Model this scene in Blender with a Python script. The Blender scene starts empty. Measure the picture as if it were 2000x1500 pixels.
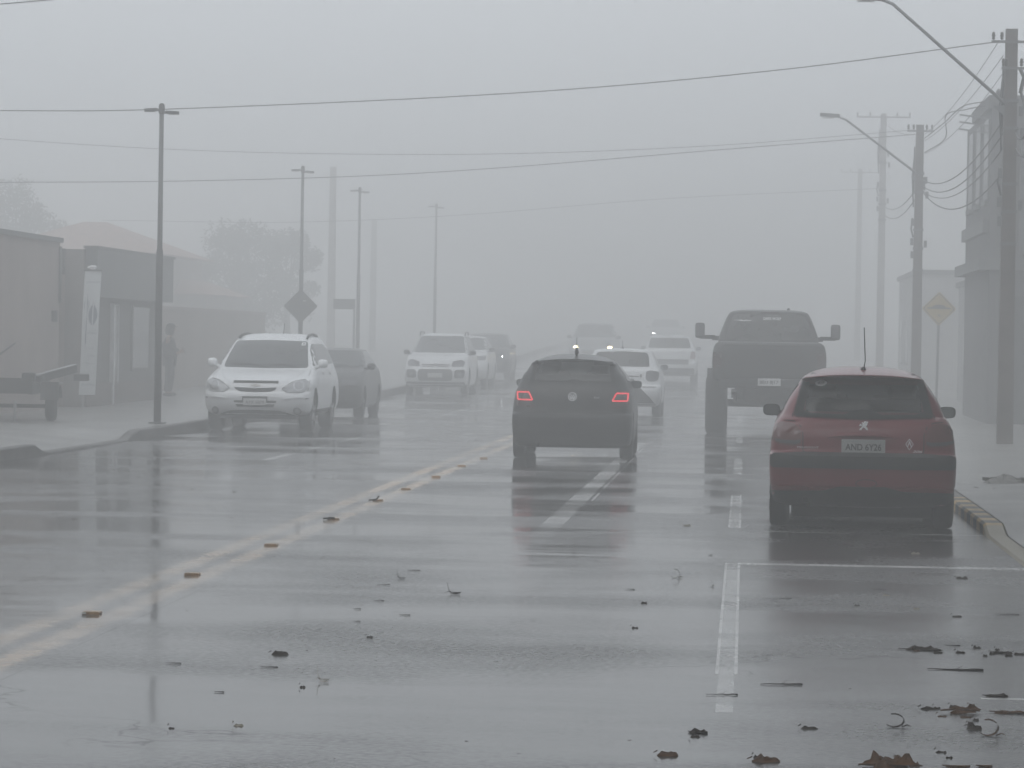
import bpy, bmesh, math, random
from mathutils import Vector, Matrix
from mathutils.bvhtree import BVHTree
random.seed(7)
SC = bpy.context.scene
COL = SC.collection
R = math.radians
PI = math.pi

# ---------------------------------------------------------------- camera model
FPX, CAMH = 6900.0, 1.63                 # focal length in 2000-wide pixels, eye height
VX, VY, ROLL = 1455.0, 671.0, R(0.9)     # where the street's direction vanishes

def _unroll(px, py):
    u = px - 1000.0; v = -(py - 750.0)
    return (u*math.cos(ROLL) - v*math.sin(ROLL), u*math.sin(ROLL) + v*math.cos(ROLL))
_u0, _v0 = _unroll(VX, VY)
_pitch = -math.atan2(_v0, FPX)
_yaw = math.atan2(_u0, FPX*math.cos(_pitch) - _v0*math.sin(_pitch))

def _world(u, v, f):
    y = f*math.cos(_pitch) - v*math.sin(_pitch)
    z = f*math.sin(_pitch) + v*math.cos(_pitch)
    return Vector((u*math.cos(_yaw) - y*math.sin(_yaw), u*math.sin(_yaw) + y*math.cos(_yaw), z))

def ray(px, py):
    u, v = _unroll(px, py)
    return _world(u, v, FPX)

def gp(px, py, z=0.0):
    d = ray(px, py); t = (z - CAMH)/d.z
    return Vector((d.x*t, d.y*t, z))

def at(px, py, Y):
    d = ray(px, py); t = Y/d.y
    return Vector((d.x*t, Y, CAMH + d.z*t))

def zt(y):
    """height of the street: flat, then a rise far ahead"""
    if y < 60: return 0.0
    if y < 125: return 0.00012*(y - 60)**2
    return 0.507 + 0.0156*(y - 125)

cam = bpy.data.cameras.new('camera')
cam.sensor_width = 36.0
cam.lens = FPX/2000*36
cam.clip_start = 0.5; cam.clip_end = 2000
camo = bpy.data.objects.new('camera', cam); COL.objects.link(camo)
def _axes():
    def un(a, b):
        return (a*math.cos(ROLL) - b*math.sin(ROLL), a*math.sin(ROLL) + b*math.cos(ROLL))
    a = un(1, 0); b = un(0, 1)
    right = _world(a[0], a[1], 0); up = _world(b[0], b[1], 0); fwd = _world(0, 0, 1)
    return right, up, fwd
_r, _u, _f = _axes()
m3 = Matrix((_r, _u, -_f)).transposed()
camo.matrix_world = Matrix.Translation((0, 0, CAMH)) @ m3.to_4x4()
SC.camera = camo

# ---------------------------------------------------------------- materials
MATS = {}
def nodes_of(name):
    m = bpy.data.materials.new(name); m.use_nodes = True
    nt = m.node_tree; nt.nodes.clear()
    return m, nt, nt.nodes, nt.links

def mat(name, col, rough=0.6, metal=0.0, coat=0.0, var=0.12, scale=6.0, bump=0.0, bscale=60.0, spec=0.5, emit=None, estr=0.0):
    """procedural principled material: base colour broken up by noise"""
    if name in MATS: return MATS[name]
    m, nt, N, L = nodes_of(name)
    out = N.new('ShaderNodeOutputMaterial'); b = N.new('ShaderNodeBsdfPrincipled')
    L.new(b.outputs[0], out.inputs[0])
    tc = N.new('ShaderNodeTexCoord')
    nz = N.new('ShaderNodeTexNoise'); nz.inputs['Scale'].default_value = scale; nz.inputs['Detail'].default_value = 5
    L.new(tc.outputs['Object'], nz.inputs['Vector'])
    mr = N.new('ShaderNodeMapRange'); mr.inputs[1].default_value = 0.3; mr.inputs[2].default_value = 0.7
    mr.inputs[3].default_value = 1 - var; mr.inputs[4].default_value = 1 + var
    L.new(nz.outputs[0], mr.inputs[0])
    mx = N.new('ShaderNodeMix'); mx.data_type = 'RGBA'; mx.blend_type = 'MULTIPLY'
    mx.inputs[0].default_value = 1.0
    mx.inputs[6].default_value = (*col, 1)
    L.new(mr.outputs[0], mx.inputs[7])
    L.new(mx.outputs[2], b.inputs['Base Color'])
    b.inputs['Roughness'].default_value = rough
    b.inputs['Metallic'].default_value = metal
    b.inputs['Specular IOR Level'].default_value = spec
    if coat:
        b.inputs['Coat Weight'].default_value = coat; b.inputs['Coat Roughness'].default_value = 0.08
    if bump:
        n2 = N.new('ShaderNodeTexNoise'); n2.inputs['Scale'].default_value = bscale; n2.inputs['Detail'].default_value = 4
        L.new(tc.outputs['Object'], n2.inputs['Vector'])
        bp = N.new('ShaderNodeBump'); bp.inputs['Strength'].default_value = 1.0; bp.inputs['Distance'].default_value = bump
        L.new(n2.outputs[0], bp.inputs['Height']); L.new(bp.outputs[0], b.inputs['Normal'])
    if emit:
        b.inputs['Emission Color'].default_value = (*emit, 1); b.inputs['Emission Strength'].default_value = estr
    MATS[name] = m
    return m

def glass(name, tint=(0.22, 0.25, 0.25), rough=0.03):
    if name in MATS: return MATS[name]
    m, nt, N, L = nodes_of(name)
    out = N.new('ShaderNodeOutputMaterial'); mx = N.new('ShaderNodeMixShader')
    t = N.new('ShaderNodeBsdfTransparent'); t.inputs[0].default_value = (*tint, 1)
    g = N.new('ShaderNodeBsdfGlossy'); g.inputs['Roughness'].default_value = rough
    tc = N.new('ShaderNodeTexCoord'); nz = N.new('ShaderNodeTexNoise'); nz.inputs['Scale'].default_value = 3.0
    L.new(tc.outputs['Object'], nz.inputs['Vector'])
    mr = N.new('ShaderNodeMapRange'); mr.inputs[3].default_value = rough; mr.inputs[4].default_value = rough + 0.12
    L.new(nz.outputs[0], mr.inputs[0]); L.new(mr.outputs[0], g.inputs['Roughness'])
    fr = N.new('ShaderNodeFresnel'); fr.inputs[0].default_value = 1.55
    L.new(fr.outputs[0], mx.inputs[0]); L.new(t.outputs[0], mx.inputs[1]); L.new(g.outputs[0], mx.inputs[2])
    L.new(mx.outputs[0], out.inputs[0])
    MATS[name] = m
    return m

# ---------------------------------------------------------------- object helpers
def tag(o, label=None, cat=None, group=None, kind=None):
    if label: o['label'] = label
    if cat: o['category'] = cat
    if group: o['group'] = group
    if kind: o['kind'] = kind
    return o

def empty(name, loc, rz=0.0, label=None, cat=None, group=None, rx=0.0, ry=0.0):
    o = bpy.data.objects.new(name, None); COL.objects.link(o)
    o.empty_display_size = 0.2
    o.location = loc; o.rotation_euler = (rx, ry, rz)
    return tag(o, label, cat, group)

class MB:
    """collects primitives, builds ONE mesh object"""
    def __init__(s): s.v = []; s.f = []; s.sm = []
    def add(s, vs, fs, smooth=False):
        b = len(s.v); s.v += [tuple(v) for v in vs]
        for f in fs: s.f.append([i + b for i in f]); s.sm.append(smooth)
        return s
    def box(s, c, size, rot=None, bevel=0.0):
        bm = bmesh.new(); bmesh.ops.create_cube(bm, size=1.0)
        for v in bm.verts: v.co = Vector((v.co.x*size[0], v.co.y*size[1], v.co.z*size[2]))
        if bevel: bmesh.ops.bevel(bm, geom=bm.edges[:], offset=bevel, segments=2, affect='EDGES', profile=0.6)
        M = Matrix.Translation(c) @ (rot.to_4x4() if rot is not None else Matrix.Identity(4))
        bm.verts.index_update()
        s.add([M @ v.co for v in bm.verts], [[v.index for v in f.verts] for f in bm.faces]); bm.free()
        return s
    def bar(s, a, b, w, h):
        """rectangular bar from a to b, w across (horizontal) and h high"""
        a, b = Vector(a), Vector(b); d = (b - a); l = d.length; d.normalize()
        side = d.cross(Vector((0, 0, 1)))
        if side.length < 1e-4: side = Vector((1, 0, 0))
        side.normalize(); up = side.cross(d)
        M = Matrix((side, d, up)).transposed()
        return s.box((a + b)/2, (w, l, h), M)
    def tube(s, pts, rad, n=10, cap=True):
        pts = [Vector(p) for p in pts]
        rads = rad if isinstance(rad, (list, tuple)) else [rad]*len(pts)
        vs = []; prev = None
        for i, p in enumerate(pts):
            d = (pts[min(i+1, len(pts)-1)] - pts[max(i-1, 0)]).normalized()
            if prev is None:
                a = Vector((0, 0, 1)) if abs(d.z) < 0.9 else Vector((1, 0, 0))
                x = d.cross(a).normalized()
            else:
                x = (prev - d*prev.dot(d)).normalized()
            prev = x; y = d.cross(x)
            for k in range(n):
                t = 2*PI*k/n; vs.append(p + (x*math.cos(t) + y*math.sin(t))*rads[i])
        fs = []
        for i in range(len(pts)-1):
            for k in range(n):
                fs.append([i*n+k, i*n+(k+1) % n, (i+1)*n+(k+1) % n, (i+1)*n+k])
        if cap:
            fs.append(list(range(n))[::-1]); fs.append([(len(pts)-1)*n+k for k in range(n)])
        return s.add(vs, fs, True)
    def lathe(s, prof, M=None, n=28, smooth=True):
        """profile of (radius, height) turned about local Z"""
        M = M or Matrix.Identity(4); vs = []
        for r, h in prof:
            for k in range(n):
                t = 2*PI*k/n; vs.append(M @ Vector((r*math.cos(t), r*math.sin(t), h)))
        fs = []
        for i in range(len(prof)-1):
            for k in range(n):
                fs.append([i*n+k, i*n+(k+1) % n, (i+1)*n+(k+1) % n, (i+1)*n+k])
        if prof[0][0] > 1e-3: fs.append(list(range(n))[::-1])
        if prof[-1][0] > 1e-3: fs.append([(len(prof)-1)*n+k for k in range(n)])
        return s.add(vs, fs, smooth)
    def sphere(s, c, r, seg=12, rings=8):
        rr = r if isinstance(r, (tuple, list)) else (r, r, r)
        prof = []; vs = []
        for i in range(rings+1):
            ph = PI*i/rings
            for k in range(seg):
                t = 2*PI*k/seg
                vs.append((c[0]+rr[0]*math.sin(ph)*math.cos(t), c[1]+rr[1]*math.sin(ph)*math.sin(t), c[2]+rr[2]*math.cos(ph)))
        fs = [[i*seg+k, (i+1)*seg+k, (i+1)*seg+(k+1) % seg, i*seg+(k+1) % seg] for i in range(rings) for k in range(seg)]
        return s.add(vs, fs, True)
    def prism(s, poly, M, depth):
        """2-D polygon (local XY) extruded along local +Z by depth"""
        n = len(poly)
        vs = [M @ Vector((a, b, 0)) for a, b in poly] + [M @ Vector((a, b, depth)) for a, b in poly]
        fs = [list(range(n))[::-1], [n+i for i in range(n)]] + [[i, (i+1) % n, n+(i+1) % n, n+i] for i in range(n)]
        return s.add(vs, fs)
    def build(s, name, m, parent=None, smooth=None, angle=None):
        me = bpy.data.meshes.new(name); me.from_pydata(s.v, [], s.f)
        for p, sm in zip(me.polygons, s.sm): p.use_smooth = sm if smooth is None else smooth
        bm = bmesh.new(); bm.from_mesh(me); bmesh.ops.remove_doubles(bm, verts=bm.verts, dist=1e-6)
        bmesh.ops.recalc_face_normals(bm, faces=bm.faces); bm.to_mesh(me); bm.free()
        if m: me.materials.append(m)
        o = bpy.data.objects.new(name, me); COL.objects.link(o)
        if parent: o.parent = parent
        return o

def new_obj(name, me, parent=None):
    o = bpy.data.objects.new(name, me); COL.objects.link(o)
    if parent: o.parent = parent
    return o

def children(o): return [c for c in bpy.data.objects if c.parent == o]
def copy_tree(o, parent=None):
    c = o.copy(); COL.objects.link(c)
    if parent is not None: c.parent = parent
    for ch in children(o): copy_tree(ch, c)
    return c

def rpoly(pts, r, seg=5):
    """round the corners of a polygon; r one radius or one per corner"""
    out = []; n = len(pts)
    for i, p in enumerate(pts):
        rr = r[i] if isinstance(r, (list, tuple)) else r
        p = Vector(p); a = Vector(pts[i-1]); b = Vector(pts[(i+1) % n])
        da = (a-p); db = (b-p); la, lb = da.length, db.length
        q = min(rr, la*0.49, lb*0.49)
        if q < 1e-4: out.append((p.x, p.y)); continue
        A = p + da.normalized()*q; B = p + db.normalized()*q
        for k in range(seg+1):
            t = k/seg; c = A*(1-t)**2 + p*2*t*(1-t) + B*t*t
            out.append((c.x, c.y))
    return out

def ellipse(cx, cy, rx, ry, n=28, rot=0.0):
    return [(cx + rx*math.cos(2*PI*k/n)*math.cos(rot) - ry*math.sin(2*PI*k/n)*math.sin(rot),
             cy + rx*math.cos(2*PI*k/n)*math.sin(rot) + ry*math.sin(2*PI*k/n)*math.cos(rot)) for k in range(n)]

def text_mesh(s, h, align='CENTER', shear=0.0, width=None, bold=0.0):
    """(verts, faces) of flat text, cap height h, centred at the origin of XY"""
    cu = bpy.data.curves.new('txt', 'FONT'); cu.body = s; cu.size = 1.0; cu.align_x = 'CENTER'; cu.shear = shear
    cu.resolution_u = 3; cu.offset = bold
    o = bpy.data.objects.new('txt', cu); COL.objects.link(o)
    dg = bpy.context.evaluated_depsgraph_get(); dg.update()
    me = bpy.data.meshes.new_from_object(o.evaluated_get(dg))
    vs = [v.co.copy() for v in me.vertices]; fs = [list(p.vertices) for p in me.polygons]
    bpy.data.objects.remove(o); bpy.data.curves.remove(cu); bpy.data.meshes.remove(me)
    x0 = min(v.x for v in vs); x1 = max(v.x for v in vs); y0 = min(v.y for v in vs); y1 = max(v.y for v in vs)
    k = h/(y1-y0); kx = k if width is None else width/(x1-x0)
    return [Vector(((v.x-(x0+x1)/2)*kx, (v.y-(y0+y1)/2)*k, 0)) for v in vs], fs

def copy_mesh_at(o, loc, rz=None, label=None, group=None, scale=None):
    c = copy_tree(o); c.location = loc
    if rz is not None: c.rotation_euler.z = rz
    if label: c['label'] = label
    if group: c['group'] = group
    if scale: c.scale = scale
    return c
HAZE = 0.0170
SKY = 0.150
EXPOSURE = 0.15
# ---------------------------------------------------------------- sky, sun, haze
SC.view_settings.view_transform = 'Standard'; SC.view_settings.look = 'None'
SC.view_settings.exposure = EXPOSURE; SC.view_settings.gamma = 1.0
SC.render.engine = 'CYCLES'
SC.cycles.use_denoising = True
SC.cycles.denoiser = 'OPENIMAGEDENOISE'
SC.cycles.denoising_input_passes = 'RGB_ALBEDO_NORMAL'
SC.cycles.max_bounces = 8; SC.cycles.diffuse_bounces = 2; SC.cycles.glossy_bounces = 3
SC.cycles.transmission_bounces = 4; SC.cycles.volume_bounces = 2; SC.cycles.transparent_max_bounces = 12
SC.cycles.caustics_reflective = False; SC.cycles.caustics_refractive = False
SC.cycles.use_adaptive_sampling = False
SC.cycles.sample_clamp_indirect = 4.0

SUN_EL, SUN_AZ = R(55), R(200)
W = bpy.data.worlds.new('World'); SC.world = W; W.use_nodes = True
nt = W.node_tree; N = nt.nodes; L = nt.links; N.clear()
wo = N.new('ShaderNodeOutputWorld'); bg = N.new('ShaderNodeBackground'); bg.inputs[1].default_value = SKY
sky = N.new('ShaderNodeTexSky'); sky.sky_type = 'NISHITA'; sky.sun_disc = False
sky.sun_elevation = SUN_EL; sky.sun_rotation = SUN_AZ
sky.air_density = 1.0; sky.dust_density = 4.0; sky.ozone_density = 1.0
hs = N.new('ShaderNodeHueSaturation'); hs.inputs['Saturation'].default_value = 0.10
L.new(sky.outputs[0], hs.inputs['Color'])
# an unbroken cloud deck: even pale grey over most of what the clear sky would show
mx = N.new('ShaderNodeMix'); mx.data_type = 'RGBA'; mx.inputs[0].default_value = 0.75
mx.inputs[7].default_value = (6.75, 7.2, 7.7, 1)
L.new(hs.outputs[0], mx.inputs[6]); L.new(mx.outputs[2], bg.inputs[0])
L.new(bg.outputs[0], wo.inputs[0])

sl = bpy.data.lights.new('sun', 'SUN'); sl.energy = 0.5; sl.angle = R(60); sl.color = (1, 0.97, 0.93)
so = bpy.data.objects.new('sun', sl); COL.objects.link(so)
so.rotation_euler = (R(90)-SUN_EL, 0, R(180)-SUN_AZ + R(0))

hz = MB().box((-6, 160, 3.75), (236, 410, 11.1))
hm, nt, N, L = nodes_of('haze_air')
out = N.new('ShaderNodeOutputMaterial'); pv = N.new('ShaderNodeVolumePrincipled')
pv.inputs['Color'].default_value = (0.955, 0.96, 0.96, 1)
pv.inputs['Density'].default_value = HAZE
pv.inputs['Anisotropy'].default_value = 0.0
L.new(pv.outputs[0], out.inputs['Volume'])
haze = hz.build('haze', hm)
tag(haze, 'thick pale grey fog filling the whole street', 'fog', kind='stuff')

# ---------------------------------------------------------------- ground materials
def wet_asphalt(name='wet_asphalt', paintcol=None, wear=0.45, ends=None, lines=None):
    m, nt, N, L = nodes_of(name)
    out = N.new('ShaderNodeOutputMaterial'); b = N.new('ShaderNodeBsdfPrincipled'); L.new(b.outputs[0], out.inputs[0])
    tc = N.new('ShaderNodeTexCoord')
    def noise(scale, detail=4, vec=None, dist=0.0):
        n = N.new('ShaderNodeTexNoise'); n.inputs['Scale'].default_value = scale; n.inputs['Detail'].default_value = detail
        n.inputs['Distortion'].default_value = dist
        L.new(vec if vec else tc.outputs['Object'], n.inputs['Vector']); return n.outputs[0]
    def rng(src, a, b_, c, d):
        r = N.new('ShaderNodeMapRange'); r.inputs[1].default_value = a; r.inputs[2].default_value = b_
        r.inputs[3].default_value = c; r.inputs[4].default_value = d; L.new(src, r.inputs[0]); return r.outputs[0]
    def math_(op, a, b_):
        r = N.new('ShaderNodeMath'); r.operation = op
        for i, x in enumerate((a, b_)):
            if isinstance(x, (int, float)): r.inputs[i].default_value = x
            else: L.new(x, r.inputs[i])
        return r.outputs[0]
    mp = N.new('ShaderNodeMapping'); mp.inputs['Scale'].default_value = (0.22, 0.5, 1)   # patches drawn out across the street
    L.new(tc.outputs['Object'], mp.inputs['Vector'])
    mp2 = N.new('ShaderNodeMapping'); mp2.inputs['Scale'].default_value = (0.9, 0.12, 1)  # wheel tracks along it
    L.new(tc.outputs['Object'], mp2.inputs['Vector'])
    pud = noise(0.9, 6, mp.outputs[0], 0.4)
    trk = noise(0.8, 3, mp2.outputs[0])
    wet = rng(math_('ADD', math_('MULTIPLY', pud, 0.7), math_('MULTIPLY', trk, 0.3)), 0.36, 0.56, 0.0, 1.0)   # 1 = standing water
    fine = noise(170, 3); mid = noise(9, 5)
    col = N.new('ShaderNodeValToRGB')
    col.color_ramp.elements[0].position = 0.3; col.color_ramp.elements[0].color = (0.022, 0.022, 0.023, 1)
    col.color_ramp.elements[1].position = 0.7; col.color_ramp.elements[1].color = (0.055, 0.053, 0.051, 1)
    L.new(math_('ADD', math_('MULTIPLY', mid, 0.6), math_('MULTIPLY', fine, 0.4)), col.inputs[0])
    # hairline cracks, darker than the road
    vo = N.new('ShaderNodeTexVoronoi'); vo.feature = 'DISTANCE_TO_EDGE'; vo.inputs['Scale'].default_value = 0.33
    dv = N.new('ShaderNodeVectorMath'); dv.operation = 'ADD'; wn_ = N.new('ShaderNodeTexNoise'); wn_.inputs['Scale'].default_value = 1.6; wn_.inputs['Detail'].default_value = 6
    L.new(tc.outputs['Object'], wn_.inputs['Vector']); L.new(tc.outputs['Object'], dv.inputs[0]); L.new(wn_.outputs['Color'], dv.inputs[1]); L.new(dv.outputs[0], vo.inputs['Vector'])
    crk = math_('MULTIPLY', rng(vo.outputs['Distance'], 0.002, 0.006, 1.0, 0.0), rng(noise(0.35, 2), 0.48, 0.56, 0.0, 1.0))
    cm = N.new('ShaderNodeMix'); cm.data_type = 'RGBA'; L.new(crk, cm.inputs[0]); L.new(col.outputs[0], cm.inputs[6]); cm.inputs[7].default_value = (0.004, 0.004, 0.004, 1)
    L.new(rng(crk, 0, 1, 0.5, 0.08), b.inputs['Specular IOR Level'])
    src = cm.outputs[2]
    if paintcol:
        # paint under the same film of water, worn through to the asphalt in patches
        mpw = N.new('ShaderNodeMapping'); mpw.inputs['Scale'].default_value = (1.4, 0.16, 1)
        L.new(tc.outputs['Object'], mpw.inputs['Vector'])
        wn = rng(math_('ADD', math_('MULTIPLY', noise(2.2, 9, None, 0.3), 0.5), math_('MULTIPLY', noise(1.0, 3, mpw.outputs[0]), 0.5)), wear-0.10, wear+0.10, 0.0, 1.0)
        if lines:           # painted bands across X with ragged, rubbed edges
            sp2 = N.new('ShaderNodeSeparateXYZ'); L.new(tc.outputs['Object'], sp2.inputs[0])
            rag = rng(noise(5.0, 6, None, 0.2), 0.3, 0.7, -0.035, 0.035); tot = None
            for xc, hw in lines:
                dd = math_('ADD', math_('ABSOLUTE', math_('SUBTRACT', sp2.outputs['X'], xc), 0.0), rag)
                mk = rng(dd, hw-0.03, hw+0.04, 1.0, 0.0); tot = mk if tot is None else math_('MAXIMUM', tot, mk)
            wn = math_('MULTIPLY', wn, tot)
        if ends:            # near end faded in the colour where sky reflection would hide the line
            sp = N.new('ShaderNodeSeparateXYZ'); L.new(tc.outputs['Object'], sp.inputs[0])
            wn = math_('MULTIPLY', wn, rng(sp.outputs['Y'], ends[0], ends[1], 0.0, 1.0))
        pm = N.new('ShaderNodeMix'); pm.data_type = 'RGBA'; L.new(wn, pm.inputs[0]); L.new(src, pm.inputs[6])
        pm.inputs[7].default_value = (*paintcol, 1); src = pm.outputs[2]
    L.new(src, b.inputs['Base Color'])
    spx = N.new('ShaderNodeSeparateXYZ'); L.new(tc.outputs['Object'], spx.inputs[0])
    bay = rng(spx.outputs['X'], -0.25, 0.15, 0.0, 0.11)          # the parking bay is coarser, less polished than the lanes
    base = math_('ADD', rng(wet, 0, 1, 0.21, 0.055), bay)
    L.new(math_('ADD', base, math_('MULTIPLY', rng(noise(28, 3), 0.35, 0.65, 0.0, 1.0), rng(wet, 0, 1, 0.16, 0.04))), b.inputs['Roughness'])
    b.inputs['IOR'].default_value = 1.45
    b.inputs['Coat Weight'].default_value = 0.0
    # swell of the surface (ruts, patches) plus the stone chippings standing out of the water film
    sw = noise(0.75, 3, mp.outputs[0], 0.3)
    b1 = N.new('ShaderNodeBump'); b1.inputs['Strength'].default_value = 1.0; b1.inputs['Distance'].default_value = 0.009
    L.new(sw, b1.inputs['Height'])
    mp3 = N.new('ShaderNodeMapping'); mp3.inputs['Scale'].default_value = (0.7, 1.3, 1)
    L.new(tc.outputs['Object'], mp3.inputs['Vector'])
    rp = noise(1.1, 2, mp3.outputs[0])
    b3 = N.new('ShaderNodeBump'); b3.inputs['Strength'].default_value = 1.0; b3.inputs['Distance'].default_value = 0.0028
    L.new(rp, b3.inputs['Height']); L.new(b1.outputs[0], b3.inputs['Normal'])
    b2 = N.new('ShaderNodeBump'); b2.inputs['Distance'].default_value = 0.0006
    L.new(rng(wet, 0, 1, 0.5, 0.05), b2.inputs['Strength']); L.new(fine, b2.inputs['Height']); L.new(b3.outputs[0], b2.inputs['Normal'])
    L.new(b2.outputs[0], b.inputs['Normal'])
    return m

M_ROAD = wet_asphalt()
M_PAVE = mat('wet_concrete', (0.23, 0.23, 0.22), 0.33, var=0.35, scale=0.9, bump=0.003, bscale=9)
M_GROUND = mat('bare_soil', (0.14, 0.135, 0.12), 0.8, var=0.3, scale=0.5)
M_KERB = mat('kerb_concrete', (0.085, 0.082, 0.078), 0.5, var=0.35, scale=3)
M_WHITEP = wet_asphalt('white_road_paint', (0.66, 0.66, 0.65), 0.40)
M_WHITEW = wet_asphalt('worn_white_road_paint', (0.40, 0.40, 0.395), 0.44)
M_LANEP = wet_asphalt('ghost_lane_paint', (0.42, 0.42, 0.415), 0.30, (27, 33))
M_YELP = wet_asphalt('yellow_road_paint', (0.48, 0.36, 0.25), 0.41, None, [(-3.905, 0.075), (-3.625, 0.075)])

RX0, RX1 = -9.3, 2.1      # kerb lines
YS = [-15 + 5*i for i in range(16)] + [62 + 3*i for i in range(24)] + [134 + 10*i for i in range(21)]
def sheet(name, xs, zf, m, ys=YS):
    mb = MB(); vs = []; fs = []
    for y in ys:
        for x in xs: vs.append((x, y, zf(x, y)))
    n = len(xs)
    for i in range(len(ys)-1):
        for j in range(n-1): fs.append([i*n+j, i*n+j+1, (i+1)*n+j+1, (i+1)*n+j])
    mb.add(vs, fs, True)
    return tag(mb.build(name, m), kind='structure')
def sstep(a, b, x):
    t = max(0, min(1, (x-a)/(b-a))); return t*t*(3-2*t)
def dropk(y, a, b, ramp):        # 1 inside a dropped-kerb stretch a..b
    return sstep(a-ramp, a, y)*(1-sstep(b, b+ramp, y))
def kz_left(y): return 0.16 - 0.125*dropk(y, 46.8, 53.0, 0.9)
def kz_right(y): return 0.10 - 0.08*dropk(y, 25.4, 30.6, 0.35)
def pv_left(x, y):
    k = sstep(-9.45, -11.2, x); return zt(y) + kz_left(y)*(1-k) + 0.17*k - 0.004
def pv_right(x, y):
    k = sstep(2.3, 3.6, x); return zt(y) + kz_right(y)*(1-k) + 0.13*k - 0.004
FY = [-15 + 5*i for i in range(7)] + [20.5 + 0.5*i for i in range(74)] + [58 + 3*i for i in range(27)] + [140 + 10*i for i in range(21)]
sheet('ground', [-122, -60, -20, -12, -4, 6, 20, 60, 110], lambda x, y: zt(y) - 0.35, M_GROUND)
sheet('road', [RX0-0.05, -7.5, -5.6, -3.7, -1.8, 0, RX1+0.05], lambda x, y: zt(y), M_ROAD)
sheet('left_pavement', [-40, -25, -16, -12.4, -11.6, -11.2, -10.8, -10.4, -10.0, -9.7, -9.45], pv_left, M_PAVE, FY)
sheet('right_pavement', [2.28, 2.5, 2.8, 3.1, 3.4, 3.8, 4.6, 6, 12, 30], pv_right, M_PAVE, FY)

def kerb(name, x0, x1, kz, m):
    mb = MB(); vs = []; fs = []
    e = 0.02
    for y in FY:
        z = zt(y); h = kz(y)
        vs += [(x0, y, z-0.2), (x0, y, z+h-e), (x0+e, y, z+h), (x1-e, y, z+h), (x1, y, z+h-e), (x1, y, z-0.2)]
    for i in range(len(FY)-1):
        for j in range(5): fs.append([i*6+j, i*6+j+1, (i+1)*6+j+1, (i+1)*6+j])
    mb.add(vs, fs)
    return tag(mb.build(name, m), kind='structure')
kerb('left_kerb', -9.45, -9.3, kz_left, M_KERB)

def striped_kerb():
    """kerb painted yellow and black in short lengths near the driveway, fading away further on"""
    m, nt, N, L = nodes_of('striped_kerb_paint')
    out = N.new('ShaderNodeOutputMaterial'); b = N.new('ShaderNodeBsdfPrincipled'); L.new(b.outputs[0], out.inputs[0])
    tc = N.new('ShaderNodeTexCoord'); sx = N.new('ShaderNodeSeparateXYZ'); L.new(tc.outputs['Object'], sx.inputs[0])
    def mth(op, a, b_=0.0):
        r = N.new('ShaderNodeMath'); r.operation = op
        for i, x in enumerate((a, b_)):
            if isinstance(x, (int, float)): r.inputs[i].default_value = x
            else: L.new(x, r.inputs[i])
        return r.outputs[0]
    y = sx.outputs['Y']
    ph = mth('FRACT', mth('DIVIDE', mth('ADD', y, 0.05), 0.9))
    dark = mth('GREATER_THAN', ph, 0.52)
    drive = mth('MULTIPLY', mth('GREATER_THAN', y, 25.2), mth('LESS_THAN', y, 30.9))
    dark = mth('MULTIPLY', dark, mth('SUBTRACT', 1.0, drive))
    n = N.new('ShaderNodeTexNoise'); n.inputs['Scale'].default_value = 6; n.inputs['Detail'].default_value = 8
    L.new(tc.outputs['Object'], n.inputs['Vector'])
    yel = N.new('ShaderNodeMix'); yel.data_type = 'RGBA'
    r = N.new('ShaderNodeMapRange'); r.inputs[1].default_value = 0.35; r.inputs[2].default_value = 0.6; L.new(n.outputs[0], r.inputs[0])
    L.new(r.outputs[0], yel.inputs[0]); yel.inputs[6].default_value = (0.36, 0.27, 0.12, 1); yel.inputs[7].default_value = (0.60, 0.39, 0.11, 1)
    pale = N.new('ShaderNodeMix'); pale.data_type = 'RGBA'; L.new(drive, pale.inputs[0])
    L.new(yel.outputs[2], pale.inputs[6]); pale.inputs[7].default_value = (0.30, 0.275, 0.21, 1)
    mx = N.new('ShaderNodeMix'); mx.data_type = 'RGBA'; L.new(dark, mx.inputs[0])
    L.new(pale.outputs[2], mx.inputs[6]); mx.inputs[7].default_value = (0.035, 0.033, 0.028, 1)
    far = N.new('ShaderNodeMix'); far.data_type = 'RGBA'; L.new(mth('GREATER_THAN', y, 36.2), far.inputs[0])
    L.new(mx.outputs[2], far.inputs[6]); far.inputs[7].default_value = (0.12, 0.115, 0.105, 1)
    L.new(far.outputs[2], b.inputs['Base Color']); b.inputs['Roughness'].default_value = 0.5
    return m
kerb('right_kerb', 2.1, 2.28, kz_right, striped_kerb())

def stripe(name, x0, x1, y0, y1, m, lift=0.0004, n=None, z2=None):
    """painted strip on the road"""
    n = n or max(1, int(abs(y1-y0)/4))
    mb = MB(); vs = []; fs = []
    for i in range(n+1):
        y = y0 + (y1-y0)*i/n
        vs += [(x0, y, zt(y)+lift), (x1, y, zt(y)+lift)]
    for i in range(n): fs.append([2*i, 2*i+1, 2*i+3, 2*i+2])
    mb.add(vs, fs)
    return tag(mb.build(name, m), kind='structure')
def multi(name, strips, m, lift=0.0004):
    mb = MB()
    for (x0, x1, y0, y1) in strips:
        n = max(1, int(abs(y1-y0)/4)); vs = []; fs = []
        for i in range(n+1):
            y = y0 + (y1-y0)*i/n; vs += [(x0, y, zt(y)+lift), (x1, y, zt(y)+lift)]
        for i in range(n): fs.append([2*i, 2*i+1, 2*i+3, 2*i+2])
        mb.add(vs, fs)
    return tag(mb.build(name, m), kind='structure')
multi('centre_line_markings', [(-4.08, -3.45, -5, 300)], M_YELP)
multi('lane_line_marking', [(-1.77, -1.58, 24, 57), (-1.545, -1.52, 36, 57)], M_LANEP)
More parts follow.
